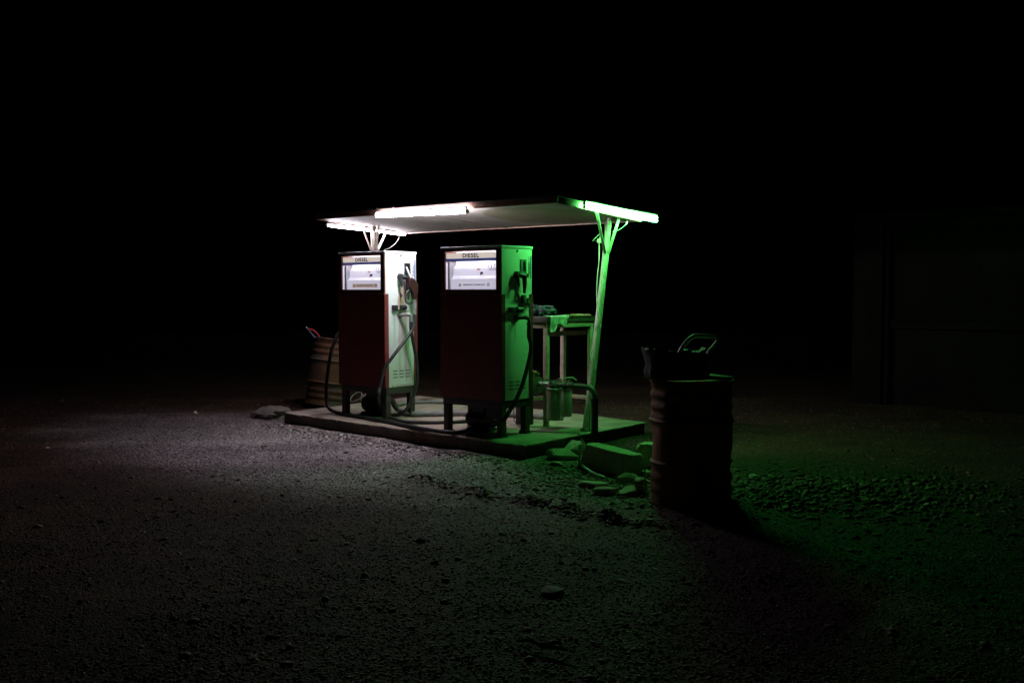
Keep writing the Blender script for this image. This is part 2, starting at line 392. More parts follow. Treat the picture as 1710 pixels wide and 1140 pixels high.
def ground_mat():
    m = bpy.data.materials.new('gravel_ground'); t, b = nodes_of(m); L = t.links
    b.inputs['Roughness'].default_value = .9; b.inputs['Specular IOR Level'].default_value = .25
    tc = t.nodes.new('ShaderNodeTexCoord')
    def N(kind, **kw):
        n = t.nodes.new(kind)
        for k, v in kw.items(): n.inputs[k.replace('_', ' ')].default_value = v
        return n
    vo = N('ShaderNodeTexVoronoi', Scale=85.0); L.new(tc.outputs['Object'], vo.inputs['Vector'])
    vo2 = N('ShaderNodeTexVoronoi', Scale=46.0); L.new(tc.outputs['Object'], vo2.inputs['Vector'])
    nz = N('ShaderNodeTexNoise', Scale=1.3, Detail=6.0); L.new(tc.outputs['Object'], nz.inputs['Vector'])
    sep = t.nodes.new('ShaderNodeSeparateColor'); L.new(vo.outputs['Color'], sep.inputs[0])
    cr = t.nodes.new('ShaderNodeValToRGB'); e = cr.color_ramp.elements
    e[0].position = 0; e[0].color = (.05, .04, .038, 1); e[1].position = 1; e[1].color = (.85, .75, .75, 1)
    e2 = cr.color_ramp.elements.new(.55); e2.color = (.25, .21, .205, 1)
    L.new(sep.outputs[0], cr.inputs[0])
    mx = t.nodes.new('ShaderNodeMix'); mx.data_type = 'RGBA'; mx.blend_type = 'MULTIPLY'; mx.inputs[0].default_value = 1
    r = t.nodes.new('ShaderNodeMapRange'); r.inputs[1].default_value = .3; r.inputs[2].default_value = .7; r.inputs[3].default_value = .62; r.inputs[4].default_value = 1.15
    L.new(nz.outputs[0], r.inputs[0]); L.new(cr.outputs[0], mx.inputs[6]); L.new(r.outputs[0], mx.inputs[7])
    # wheel-worn streaks of darker dirt running past the slab
    mp = t.nodes.new('ShaderNodeMapping'); mp.inputs['Rotation'].default_value = (0, 0, R(12)); mp.inputs['Scale'].default_value = (.4, 1.3, 1); L.new(tc.outputs['Object'], mp.inputs[0])
    n5 = N('ShaderNodeTexNoise', Scale=1.0, Detail=5.0); n5.inputs['Distortion'].default_value = .6; L.new(mp.outputs[0], n5.inputs['Vector'])
    r5 = t.nodes.new('ShaderNodeMapRange'); r5.inputs[1].default_value = .42; r5.inputs[2].default_value = .60; r5.inputs[3].default_value = .72; r5.inputs[4].default_value = 1.10
    L.new(n5.outputs[0], r5.inputs[0]); m5 = t.nodes.new('ShaderNodeMix'); m5.data_type = 'RGBA'; m5.blend_type = 'MULTIPLY'; m5.inputs[0].default_value = 1
    L.new(mx.outputs[2], m5.inputs[6]); L.new(r5.outputs[0], m5.inputs[7]); mx = m5
    L.new(soil_light_mask(t, mx.outputs[2], (.20, .115, .075), (.85, .52, .55)), b.inputs['Base Color'])
    ad = t.nodes.new('ShaderNodeMath'); ad.operation = 'ADD'
    L.new(vo.outputs['Distance'], ad.inputs[0]); L.new(vo2.outputs['Distance'], ad.inputs[1])
    bp = t.nodes.new('ShaderNodeBump'); bp.inputs['Strength'].default_value = 1.0; bp.inputs['Distance'].default_value = .007; bp.invert = True
    L.new(ad.outputs[0], bp.inputs['Height']); L.new(bp.outputs[0], b.inputs['Normal']); return m
M['ground'] = ground_mat()
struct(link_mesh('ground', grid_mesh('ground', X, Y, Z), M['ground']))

# loose gravel: tens of thousands of small stones, one mesh
def gravel():
    base = bmesh.new(); bmesh.ops.create_icosphere(base, subdivisions=1, radius=1.0)
    bv = np.array([v.co[:] for v in base.verts], np.float32); bf = np.array([[v.index for v in f.verts] for f in base.faces], np.int32); base.free()
    def sample(n, y0, y1, pw):
        y = y0 * (y1 / y0) ** rng.random(n) if pw else rng.uniform(y0, y1, n)
        x = rng.uniform(-1, 1, n) * (y * .58 + .6); return x, y
    x1, y1 = sample(110000, 2.7, 14.0, True)
    s1 = .0038 + .0062 * rng.random(110000) ** 2.5 + .018 * (rng.random(110000) > .990) * rng.random(110000)
    k1 = (.55 * vnoise(x1, y1, 1.1, 21) + .35 * vnoise(x1, y1, .37, 22) + .5 + .3 * rng.standard_normal(110000)) > .12; x1, y1, s1 = x1[k1], y1[k1], s1[k1]
    # coarse stones heaped beyond the drum and round the rubble
    n2 = 2600; x2 = rng.normal(2.3, .75, n2); y2 = rng.normal(7.35, .42, n2); s2 = .008 + .022 * rng.random(n2) ** 2
    n3 = 1500; c = onplane(1010, 800, 0); x3 = rng.normal(c.x, .38, n3); y3 = rng.normal(c.y, .38, n3); s3 = .007 + .016 * rng.random(n3) ** 2
    n4 = 900; tt = rng.random(n4); i = np.minimum((tt * 5).astype(int), 4); f = tt * 5 - i
    fx = np.array([p.x for p in FUR]); fy = np.array([p.y for p in FUR])
    x4 = fx[i] * (1 - f) + fx[i + 1] * f + rng.normal(0, .06, n4); y4 = fy[i] * (1 - f) + fy[i + 1] * f + rng.normal(0, .06, n4); s4 = .007 + .014 * rng.random(n4) ** 2
    n5 = 700; tt = rng.random(n5); p5 = [S(-3.7 + 3.7 * q, -.10 - .16 * abs(random.gauss(0, 1))) for q in tt]
    x5 = np.array([p.x for p in p5]); y5 = np.array([p.y for p in p5]); s5 = .008 + .018 * rng.random(n5) ** 2.5
    x = np.concatenate([x1, x2, x3, x4, x5]); y = np.concatenate([y1, y2, y3, y4, y5]); s = np.concatenate([s1, s2, s3, s4, s5])
    du = (x - C0.x) * U.x + (y - C0.y) * U.y; dv = (x - C0.x) * V.x + (y - C0.y) * V.y
    keep = ~((du > -3.75) & (du < .02) & (dv > -.01) & (dv < 2.35)); keep &= np.hypot(x - 1.27, y - 7.0) > .27
    x, y, s = x[keep], y[keep], s[keep]; n = len(x)
    z = gheight(x, y) + s * .12
    ax = rng.random(n) * 6.283; sc = np.stack([s * rng.uniform(.8, 1.5, n), s * rng.uniform(.7, 1.2, n), s * rng.uniform(.35, .75, n)], -1)
    P = bv[None] * (1 + .22 * rng.standard_normal((n, 12, 1))).astype(np.float32) * sc[:, None, :]
    tl = rng.normal(0, .3, n); ct, st = np.cos(tl)[:, None], np.sin(tl)[:, None]
    py = P[..., 1] * ct - P[..., 2] * st; pz = P[..., 1] * st + P[..., 2] * ct; px = P[..., 0]
    ca, sa = np.cos(ax)[:, None], np.sin(ax)[:, None]
    W = np.stack([px * ca - py * sa + x[:, None], px * sa + py * ca + y[:, None], pz + z[:, None]], -1).reshape(-1, 3)
    Fc = (bf[None] + (np.arange(n) * 12)[:, None, None]).reshape(-1, 3)
    me = bpy.data.meshes.new('gravel'); me.vertices.add(len(W)); me.vertices.foreach_set('co', W.astype(np.float32).ravel())
    me.loops.add(Fc.size); me.loops.foreach_set('vertex_index', Fc.astype(np.int32).ravel())
    me.polygons.add(len(Fc)); me.polygons.foreach_set('loop_start', (np.arange(len(Fc)) * 3).astype(np.int32)); me.update()
    m = bpy.data.materials.new('loose_gravel'); t, b = nodes_of(m)
    b.inputs['Roughness'].default_value = .8; b.inputs['Specular IOR Level'].default_value = .35
    g = t.nodes.new('ShaderNodeNewGeometry'); cr = t.nodes.new('ShaderNodeValToRGB'); e = cr.color_ramp.elements
    e[0].color = (.06, .05, .045, 1); e[1].color = (.85, .82, .78, 1)
    for p, c in ((.4, (.16, .13, .12)), (.65, (.27, .235, .22)), (.8, (.28, .18, .13)), (.93, (.34, .32, .31))):
        q = e.new(p); q.color = (*c, 1)
    t.links.new(g.outputs['Random Per Island'], cr.inputs[0]); t.links.new(soil_light_mask(t, cr.outputs[0], (.58, .38, .27), (.95, .62, .65)), b.inputs['Base Color'])
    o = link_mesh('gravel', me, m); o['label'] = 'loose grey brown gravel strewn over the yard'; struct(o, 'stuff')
gravel()

# ------------------------------------------------------------------ dark building on the right and the low wall behind
def place_frame(origin, ang):
    m = Matrix.Rotation(ang, 4, 'Z'); m.translation = origin; return m
b0 = onplane(1421, 671, 0); b1 = onplane(1710, 693, 0); bang = math.atan2(b1.y - b0.y, b1.x - b0.x)
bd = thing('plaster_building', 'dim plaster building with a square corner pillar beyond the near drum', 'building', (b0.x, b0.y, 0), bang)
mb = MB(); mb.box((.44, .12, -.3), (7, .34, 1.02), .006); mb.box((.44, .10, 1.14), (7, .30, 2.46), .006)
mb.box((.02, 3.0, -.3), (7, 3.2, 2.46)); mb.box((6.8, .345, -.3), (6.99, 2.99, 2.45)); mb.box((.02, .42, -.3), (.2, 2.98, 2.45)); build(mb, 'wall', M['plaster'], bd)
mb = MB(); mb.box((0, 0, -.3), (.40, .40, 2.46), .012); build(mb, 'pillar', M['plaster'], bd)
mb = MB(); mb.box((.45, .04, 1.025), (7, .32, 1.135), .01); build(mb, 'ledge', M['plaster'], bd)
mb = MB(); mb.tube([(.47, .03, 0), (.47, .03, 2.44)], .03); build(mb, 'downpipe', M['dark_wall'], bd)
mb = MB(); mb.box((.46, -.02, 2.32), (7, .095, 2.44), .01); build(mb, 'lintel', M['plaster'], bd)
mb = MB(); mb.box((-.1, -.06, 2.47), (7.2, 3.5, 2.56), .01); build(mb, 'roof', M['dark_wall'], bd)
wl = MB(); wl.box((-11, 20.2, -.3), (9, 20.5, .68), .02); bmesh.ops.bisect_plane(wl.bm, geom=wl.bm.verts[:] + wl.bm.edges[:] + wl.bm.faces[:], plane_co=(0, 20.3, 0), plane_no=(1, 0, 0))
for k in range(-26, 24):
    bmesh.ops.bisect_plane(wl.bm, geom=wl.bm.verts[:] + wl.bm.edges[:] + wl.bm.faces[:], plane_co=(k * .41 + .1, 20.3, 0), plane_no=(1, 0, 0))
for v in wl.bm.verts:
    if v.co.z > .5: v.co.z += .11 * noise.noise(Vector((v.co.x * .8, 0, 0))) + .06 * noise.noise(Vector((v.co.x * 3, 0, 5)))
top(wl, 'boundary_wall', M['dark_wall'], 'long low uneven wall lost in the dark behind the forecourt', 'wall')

# ------------------------------------------------------------------ concrete slab
def slab():
    q = [C0.copy(), onplane(1083, 704, SLAB), onplane(700, 659.5, SLAB), onplane(472, 688, SLAB)]
    bm = bmesh.new(); n1, n2, n3 = 110, 60, 6
    def P(a, b, z):
        # a along the front (0 right..1 left), b depth
        f = q[0].lerp(q[3], a); g = q[1].lerp(q[2], a); p = f.lerp(g, b); p.z = z; return p
    e = .007
    topv = [[None] * (n2 + 1) for _ in range(n1 + 1)]
    for i in range(n1 + 1):
        for j in range(n2 + 1):
            a = i / n1; b = j / n2; p = P(a, b, SLAB)
            edge = min(i, n1 - i, j, n2 - j)
            if edge == 0:
                p.z -= .008 + .012 * max(0, noise.noise(p * 4)); c = P(.5, .5, 0); d = (Vector((c.x, c.y, p.z)) - p).normalized()
                k = noise.noise(p * 5); p += d * (.010 + .03 * max(0, k) ** 1.3 + .02 * max(0, noise.noise(p * 13)))
            else: p.z += .003 * noise.noise(p * 3)
            topv[i][j] = bm.verts.new(p)
    for i in range(n1):
        for j in range(n2): bm.faces.new((topv[i][j], topv[i + 1][j], topv[i + 1][j + 1], topv[i][j + 1]))
    ring = [topv[i][0] for i in range(n1 + 1)] + [topv[n1][j] for j in range(1, n2 + 1)] + [topv[i][n2] for i in range(n1 - 1, -1, -1)] + [topv[0][j] for j in range(n2 - 1, 0, -1)]
    prev = ring; ctr = P(.5, .5, 0)
    for k in range(1, n3 + 1):
        z = SLAB - .012 - (SLAB + .15) * k / n3; cur = []
        for v in ring:
            p = v.co.copy(); p.z = z if k > 1 else v.co.z - .018
            d = Vector((p.x - ctr.x, p.y - ctr.y, 0)).normalized(); p += -d * (.006 + .03 * k / n3) + d * (.014 * noise.noise(p * 7) + .009 * noise.noise(p * 19))
            cur.append(bm.verts.new(p))
        for m_ in range(len(ring)): bm.faces.new((prev[m_], prev[(m_ + 1) % len(ring)], cur[(m_ + 1) % len(ring)], cur[m_]))
        prev = cur
    mb = MB(); mb.bm.free(); mb.bm = bm
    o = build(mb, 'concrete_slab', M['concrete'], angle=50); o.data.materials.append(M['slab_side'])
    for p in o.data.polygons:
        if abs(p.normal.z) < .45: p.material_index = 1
    recentre(o)
    tag(o, 'raised concrete slab with chipped edges under the two pumps', 'concrete slab')
slab()
# broken kerb lump at the slab's left end
mb = MB(); c = onplane(449, 697, 0)
mb.blob((0, 0, 0), (.23, .20, .11), 4, .30, 1.7, 3); mb.bm.verts.ensure_lookup_table()
bmesh.ops.transform(mb.bm, matrix=Matrix.Translation((c.x + .03, c.y + .1, .02)), verts=mb.bm.verts[:])
top(mb, 'concrete_lump', M['lump'], 'rounded pale lump of concrete against the left end of the slab', 'concrete lump')

# ------------------------------------------------------------------ fuel pumps
PW, PD, PH = .80, .435, 1.81
def make_pump(label, loc, rz, side_mat, hook_nozzle):
    t = thing('fuel_pump', label, 'fuel pump', loc, rz, 'diesel pumps on the slab')
    hx, hy = PW / 2, PD / 2; B0, B1 = .345, 1.357
    # steel stand
    for sx in (-1, 1):
        for sy in (-1, 1):
            mb = MB(); x0 = sx * (hx - .045); y0 = sy * (hy - .045)
            mb.box((x0 - .033, y0 - .033, .008), (x0 + .033, y0 + .033, .268), .003); mb.box((x0 - .045, y0 - .045, .0), (x0 + .045, y0 + .045, .0075))
            build(mb, 'leg', M['steel_black'], t)
    mb = MB()
    mb.box((-hx + .008, -hy + .008, .27), (hx - .008, -hy + .05, B0 - .003), .003); mb.box((-hx + .008, hy - .05, .27), (hx - .008, hy - .008, B0 - .003), .003)
    mb.box((-hx + .008, -hy + .052, .27), (-hx + .05, hy - .052, B0 - .004), .003); mb.box((hx - .05, -hy + .052, .27), (hx - .008, hy - .052, B0 - .004), .003)
    build(mb, 'stand_frame', M['steel_black'], t)
    # cabinet: two side sheets, back, floor and the head's inner box
    mb = MB()
    mb.box((-hx, -hy, B0), (-hx + .012, hy, PH - .028), .002)
    mb.box((-hx + .013, hy - .012, B0 + .002), (hx - .013, hy - .002, PH - .03))
    mb.box((-hx + .013, -hy + .006, B0 + .001), (hx - .013, hy - .013, B0 + .012))
    mb.box((-hx + .013, -hy + .004, B1 - .012), (hx - .013, hy - .013, B1))
    mb.box((-hx + .013, -hy + .14, B1 + .001), (hx - .013, -hy + .15, PH - .03))
    build(mb, 'cabinet', M['white_paint'], t)
    mb = MB(); mb.box((hx - .012, -hy, B0), (hx, hy, PH - .028), .002)
    sd = build(mb, 'side_panel', side_mat, t)
    mb = MB(); mb.box((-hx - .006, -hy - .012, PH - .027), (hx + .008, hy + .008, PH), .006); build(mb, 'top_lid', M['white_paint'], t)
    # red wrap panels front and back
    fl = .038
    for nm, s in (('front_panel', -1), ('back_panel', 1)):
        mb = MB(); y1 = s * (hy + .016); y0 = s * (hy + .002); ye = s * (hy - fl)
        pts = [(-hx - .006, ye), (-hx - .006, y1), (hx + .006, y1), (hx + .006, ye), (hx + .002, ye), (hx + .002, y0), (-hx - .002, y0), (-hx - .002, ye)]
        v0 = [mb.bm.verts.new((a, b, B0 - .002)) for a, b in pts]; v1 = [mb.bm.verts.new((a, b, B1 - .006)) for a, b in pts]
        mb.bm.faces.new(v0); mb.bm.faces.new(v1)
        for k in range(8): mb.bm.faces.new((v0[k], v0[(k + 1) % 8], v1[(k + 1) % 8], v1[k]))
        es = [e for e in mb.bm.edges if abs(e.verts[0].co.y - y1) < 1e-6 and abs(e.verts[1].co.y - y1) < 1e-6]
        bmesh.ops.bevel(mb.bm, geom=es, offset=.004, segments=2, affect='EDGES')
        fp = build(mb, nm, M['red_paint'], t, 30)
        if s < 0:
            for cx in (-hx + .008, -hx + .075, hx - .075, hx - .004):
                mb = MB(); mb.box((cx - .015, -hy - .026, B1 - .014), (cx + .015, -hy - .0165, B1 - .004), .003); build(mb, 'clip', M['brass'], fp)
    # window frame: glossy brown trim round the lit display
    wx0, wx1, wz0, wz1 = -hx + .062, hx - .066, 1.398, 1.762
    mb = MB(); ya, yb = -hy - .014, -hy - .001
    mb.box((-hx, ya, B1), (wx0, yb, PH - .0275), .003); mb.box((wx1, ya, B1), (hx - .001, yb, PH - .0275), .003)
    mb.box((wx0, ya + .001, B1 + .001), (wx1, yb, wz0), .003); mb.box((wx0, ya + .001, wz1), (wx1, yb, PH - .028), .003)
    mb.box((wx0 - .01, yb, wz0 - .01), (wx0, yb + .13, wz1 + .01)); mb.box((wx1, yb, wz0 - .01), (wx1 + .01, yb + .13, wz1 + .01))
    mb.box((wx0, yb, wz0 - .011), (wx1, yb + .13, wz0 - .001)); mb.box((wx0, yb, wz1 + .001), (wx1, yb + .13, wz1 + .011))
    wf = build(mb, 'window_frame', M['frame_brown'], t)
    # stepped white display panel
    zt = wz1
    prof = [(-hy + .115, zt), (-hy + .115, 1.640), (-hy + .083, 1.607), (-hy + .080, 1.530), (-hy + .047, 1.500), (-hy + .045, wz0), (-hy + .127, wz0), (-hy + .127, zt)]
    mb = MB(); mb.prism([(a, b) for a, b in prof], 'x', wx0 + .024, wx1 - .002)
    dp = build(mb, 'display_panel', M['display'], t, 20)
    mb = MB(); mb.box((wx0 + .004, -hy + .02, wz0 + .001), (wx0 + .010, -hy + .12, 1.665)); mb.box((wx0 + .016, -hy + .03, wz0 + .001), (wx0 + .0235, -hy + .11, 1.665))
    build(mb, 'side_rail', M['chrome'], dp)
    mb = MB(); mb.box((wx0 + .0004, -hy + .002, wz0 + .0005), (wx0 + .0035, -hy + .126, 1.664)); build(mb, 'side_lining', M['display'], dp)
    # header: cream backlit strip and blue band
    mb = MB(); mb.box((wx0 + .004, -hy + .002, 1.697), (wx1 - .001, -hy + .010, wz1 - .012), .001); hd = build(mb, 'header_strip', M['cream'], t)
    FR = lambda x, y, z: mframe((x, y, z), (1, 0, 0), (0, 0, 1))
    text_part('lettering', 'DIESEL', .060, FR(-.005, -hy + .0008, 1.722), M['ink_blue'], hd, bold=.0016, width=.215)
    mb = MB(); mb.box((wx0 + .001, -hy + .001, 1.668), (wx1 - .001, -hy + .011, 1.6965), .001); build(mb, 'blue_band', M['blue'], t)
    mb = MB(); mb.tube([(wx0 + .04, -hy + .045, 1.733), (wx1 - .04, -hy + .045, 1.733)], .009, 10); build(mb, 'display_lamp', M['disp_lamp'], t)
    # markings on the display
    y3 = -hy + .0445
    for k in range(4):
        text_part('digit', 'E', .038, FR(.158 + k * .036, -hy + .078, 1.622), M['ink_red'] if k in (0, 3) else M['ink_dark'], dp, bold=.001, shear=.35)
    text_part('lettering', 'GALLONS', .019, FR(.21, -hy + .0785, 1.588), M['ink_dark'], dp)
    mb = MB(); mb.box((.005, -hy + .0798, 1.582), (.05, -hy + .082, 1.600)); st = build(mb, 'sticker', M['label_cream'], dp)
    text_part('lettering', 'Sales', .014, FR(.0275, -hy + .0788, 1.591), M['ink_red'], st)
    for xx in (.075, wx1 - .012):
        mb = MB(); mb.tube([(xx, -hy + .083, 1.555), (xx, -hy + .062, 1.555)], .011, 12); mb.box((xx - .004, -hy + .052, 1.535), (xx + .004, -hy + .062, 1.562), .002)
        build(mb, 'knob', M['black'], dp)
    mb = MB(); mb.box((-.22, y3 - .001, 1.418), (.215, y3 + .0005, 1.462)); ws = build(mb, 'warning_sticker', M['display'] if not hook_nozzle else M['label_cream'], dp)
    mb = MB(); mb.prism([(-.205, 1.430), (-.171, 1.430), (-.188, 1.460)], 'y', y3 - .0022, y3 - .0012); build(mb, 'warning_triangle', M['yellow'], ws)
    text_part('lettering', '!', .020, FR(-.188, y3 - .003, 1.4415), M['ink_dark'], ws, extr=.0003)
    text_part('lettering', 'ENSURE REGISTER SET TO ZERO BEFORE DELIVERY', .015, FR(.0, y3 - .0018, 1.442), M['ink_dark'], ws, bold=.0003, width=.285)
    mb = MB(); mb.tube([Vector((.188 + .015 * math.cos(a), y3 - .002, 1.444 + .015 * math.sin(a))) for a in [k * math.pi / 10 for k in range(21)]], .0022, 6, cap=False)
    mb.beam((.178, y3 - .002, 1.434), (.198, y3 - .002, 1.454), .002, .003, bev=0); build(mb, 'prohibition_mark', M['ink_red'], ws)
    # glass in front
    mb = MB(); mb.box((wx0 - .004, -hy - .0075, wz0 - .004), (wx1 + .004, -hy - .0045, wz1 + .004)); build(mb, 'window_glass', M['glass'], t)
    # side fittings on the +x face; local y: -hy front edge .. hy back edge
    sx = hx; yy = lambda f: -hy + PD * f
    mb = MB(); mb.tube([(sx - .001, yy(.5), 1.762), (sx + .006, yy(.5), 1.762)], .010, 14); mb.tube([(sx + .006, yy(.5), 1.762), (sx + .009, yy(.5), 1.762)], .005, 10); build(mb, 'lock', M['black'], t)
    mb = MB(); z0, z1 = 1.545, 1.685; ya, yb = yy(.61), yy(.80)
    for a, b in (((ya, z0), (ya + .018, z1)), ((yb - .018, z0), (yb, z1)), ((ya + .0185, z0), (yb - .0185, z0 + .022)), ((ya + .0185, z1 - .022), (yb - .0185, z1))):
        mb.box((sx - .001, a[0], a[1]), (sx + .010, b[0], b[1]), .002)
    sb = build(mb, 'nozzle_slot', M['grey_paint'] if not hook_nozzle else M['black'], t)
    mb = MB(); mb.box((sx - .0005, ya + .018, z0 + .022), (sx + .002, yb - .018, z1 - .022)); build(mb, 'slot_recess', M['black'], sb)
    mb = MB(); mb.box((sx - .0005, yy(.875), 1.505), (sx + .002, yy(.945), 1.715)); ls = build(mb, 'fuel_label', M['white_paint'], t)
    mb = MB(); mb.box((sx - .0005, yy(.946), 1.503), (sx + .003, yy(.972), 1.717)); build(mb, 'label_border', M['ink_blue'], ls)
    text_part('lettering', 'DIESEL', .030, mframe((sx + .003, yy(.91), 1.605), (0, 0, 1), (0, -1, 0)), M['ink_dark'], ls, bold=.0005, width=.125)
    # cast nozzle hook with two prongs
    mb = MB(); zc = 1.525
    mb.tube([(sx, yy(.46), zc + .01), (sx + .045, yy(.46), zc + .012)], [.038, .030], 18)
    mb.tube([(sx + .028, yy(.46), zc + .012), (sx + .045, yy(.58), zc), (sx + .04, yy(.68), zc - .005)], [.024, .026, .020], 14, 5)
    mb.tube([(sx + .03, yy(.42), zc), (sx + .045, yy(.415), zc - .05), (sx + .052, yy(.42), zc - .10)], [.024, .016, .009], 12, 4)
    mb.tube([(sx + .035, yy(.65), zc - .005), (sx + .04, yy(.645), zc - .08), (sx + .036, yy(.645), zc - .165)], [.024, .021, .012], 12, 4)
    mb.tube([(sx + .028, yy(.70), zc + .005), (sx + .060, yy(.70), zc + .005)], .016, 14)
    build(mb, 'nozzle_hook', M['black'], t)
    mb = MB(); mb.tube([(sx, yy(.48), 1.352), (sx + .02, yy(.48), 1.352), (sx + .03, yy(.475), 1.335), (sx + .022, yy(.455), 1.318)], .008, 8, 3); build(mb, 'small_hook', M['black'], t)
    if not hook_nozzle:
        mb = MB(); mb.box((sx, yy(.63), 1.265), (sx + .035, yy(.72), 1.345), .004); mb.box((sx, yy(.72) + .001, 1.262), (sx + .05, yy(.93), 1.268)); mb.prism([(yy(.78), 1.269), (yy(.89), 1.269), (yy(.855), 1.315), (yy(.815), 1.315)], 'x', sx + .004, sx + .03)
        build(mb, 'upper_bracket', M['iron'], t)
    mb = MB(); mb.box((sx, yy(.19), 1.178), (sx + .040, yy(.33), 1.230), .004); mb.box((sx, yy(.33), 1.177), (sx + .030, yy(.60), 1.183))
    mb.box((sx + .04, yy(.22), 1.19), (sx + .044, yy(.30), 1.22)); mb.tube([(sx + .018, yy(.45), 1.205), (sx + .018, yy(.62), 1.205)], .026, 14)
    build(mb, 'hose_bracket', M['black'], t)
    mb = MB(); mb.tube([(sx, yy(.45), 1.122), (sx + .012, yy(.45), 1.122)], .034, 18); build(mb, 'pipe_flange', M['iron'], t)
    mb = MB(); mb.tube([(sx + .01, yy(.45), 1.122), (sx + .03, yy(.452), 1.124), (sx + .05, yy(.47), 1.126), (sx + .085, yy(.53), 1.13), (sx + .10, yy(.57), 1.13), (sx + .106, yy(.60), 1.118), (sx + .107, yy(.61), 1.085), (sx + .107, yy(.61), 1.04)], .017, 16, 5)
    mb.tube([(sx + .107, yy(.61), 1.085), (sx + .107, yy(.61), 1.05)], .023, 16); mb.tube([(sx + .090, yy(.54), 1.13), (sx + .099, yy(.568), 1.129)], .0225, 16)
    build(mb, 'outlet_pipe', M['galv'] if hook_nozzle else M['iron'], t)
    for r_ in range(3):
        for c_ in range(3):
            y0 = yy(.23 + c_ * .205); z0 = .445 + r_ * .034
            mb = MB(); mb.box((sx - .001, y0, z0), (sx + .0025, y0 + .062, z0 + .009), .001); build(mb, 'vent_slot', M['black'], t)
    # motor and belt housing slung beneath
    mb = MB(); mb.tube([(-.22, .02, .115), (.06, .02, .115)], .085, 24); mb.tube([(-.25, .02, .115), (-.22, .02, .115)], .06, 24); mb.box((-.16, -.04, .19), (.0, .09, .29)); mb.box((-.2, -.08, .0), (.03, .12, .03), .003)
    mb.tube([(.12, -.06, .20), (.12, .02, .20)], .075, 20); build(mb, 'motor', M['black'], t)
    return t
def glass_mat():
    m = bpy.data.materials.new('thin_clear_glass'); m.use_nodes = True; t = m.node_tree
    for n in list(t.nodes): t.nodes.remove(n)
    o = t.nodes.new('ShaderNodeOutputMaterial'); a = t.nodes.new('ShaderNodeBsdfTransparent'); g = t.nodes.new('ShaderNodeBsdfGlossy')
    g.inputs['Roughness'].default_value = .04; mx = t.nodes.new('ShaderNodeMixShader'); f = t.nodes.new('ShaderNodeLayerWeight'); f.inputs[0].default_value = .5
    pw = t.nodes.new('ShaderNodeMath'); pw.operation = 'POWER'; pw.inputs[1].default_value = 5
    ml = t.nodes.new('ShaderNodeMath'); ml.operation = 'MULTIPLY_ADD'; ml.inputs[1].default_value = .6; ml.inputs[2].default_value = .03
    t.links.new(f.outputs['Facing'], pw.inputs[0]); t.links.new(pw.outputs[0], ml.inputs[0])
    t.links.new(ml.outputs[0], mx.inputs[0]); t.links.new(a.outputs[0], mx.inputs[1]); t.links.new(g.outputs[0], mx.inputs[2]); t.links.new(mx.outputs[0], o.inputs[0]); return m
M['glass'] = glass_mat()
hy = PD / 2; RUST = (.34, .22, .09); OIL = (.06, .07, .06)
side1 = painted_side('stained_white_enamel', [
    (-hy + .48 * PD, 1.40, .016, .16, OIL, .85), (-hy + .60 * PD, 1.42, .03, .13, (.20, .22, .20), .6), (-hy + .52 * PD, 1.27, .075, .20, RUST, .75),
    (-hy + .60 * PD, .98, .05, .32, (.36, .30, .16), .5), (-hy + .45 * PD, .80, .025, .45, (.42, .30, .28), .4), (-hy + .28 * PD, 1.0, .02, .22, (.35, .37, .36), .45), (-hy + .66 * PD, .62, .03, .30, (.30, .24, .14), .4), (-hy + .6 * PD, .345, .22, .03, (.2, .15, .08), .6)])
side2 = painted_side('marked_white_enamel', [
    (-hy + .42 * PD, 1.36, .020, .11, (.30, .16, .08), .6), (-hy + .24 * PD, 1.08, .02, .12, (.35, .30, .2), .45), (-hy + .42 * PD, 1.0, .02, .12, (.35, .30, .2), .45)])
def pump_at(px, py, ang):
    c = onplane(px, py, SLAB + .004); a = R(ang); m = Matrix.Rotation(a, 3, 'Z'); return c - m @ Vector((PW / 2, -PD / 2, 0)), a
l1, a1 = pump_at(645.0, 701.0, -43.0); l2, a2 = pump_at(838.5, 730.8, -41.0)
p1 = make_pump('left diesel pump with brightly lit white stained side and red nozzle hung on it', l1, a1, side1, True)
p2 = make_pump('right diesel pump with green lit side and empty nozzle hook', l2, a2, side2, False)
def loc2w(l, a, p): return l + Matrix.Rotation(a, 3, 'Z') @ Vector(p)
P1 = lambda x, y, z: loc2w(l1, a1, (x, y, z))
P2 = lambda x, y, z: loc2w(l2, a2, (x, y, z))
yy = lambda f: -PD / 2 + PD * f
hx = PW / 2

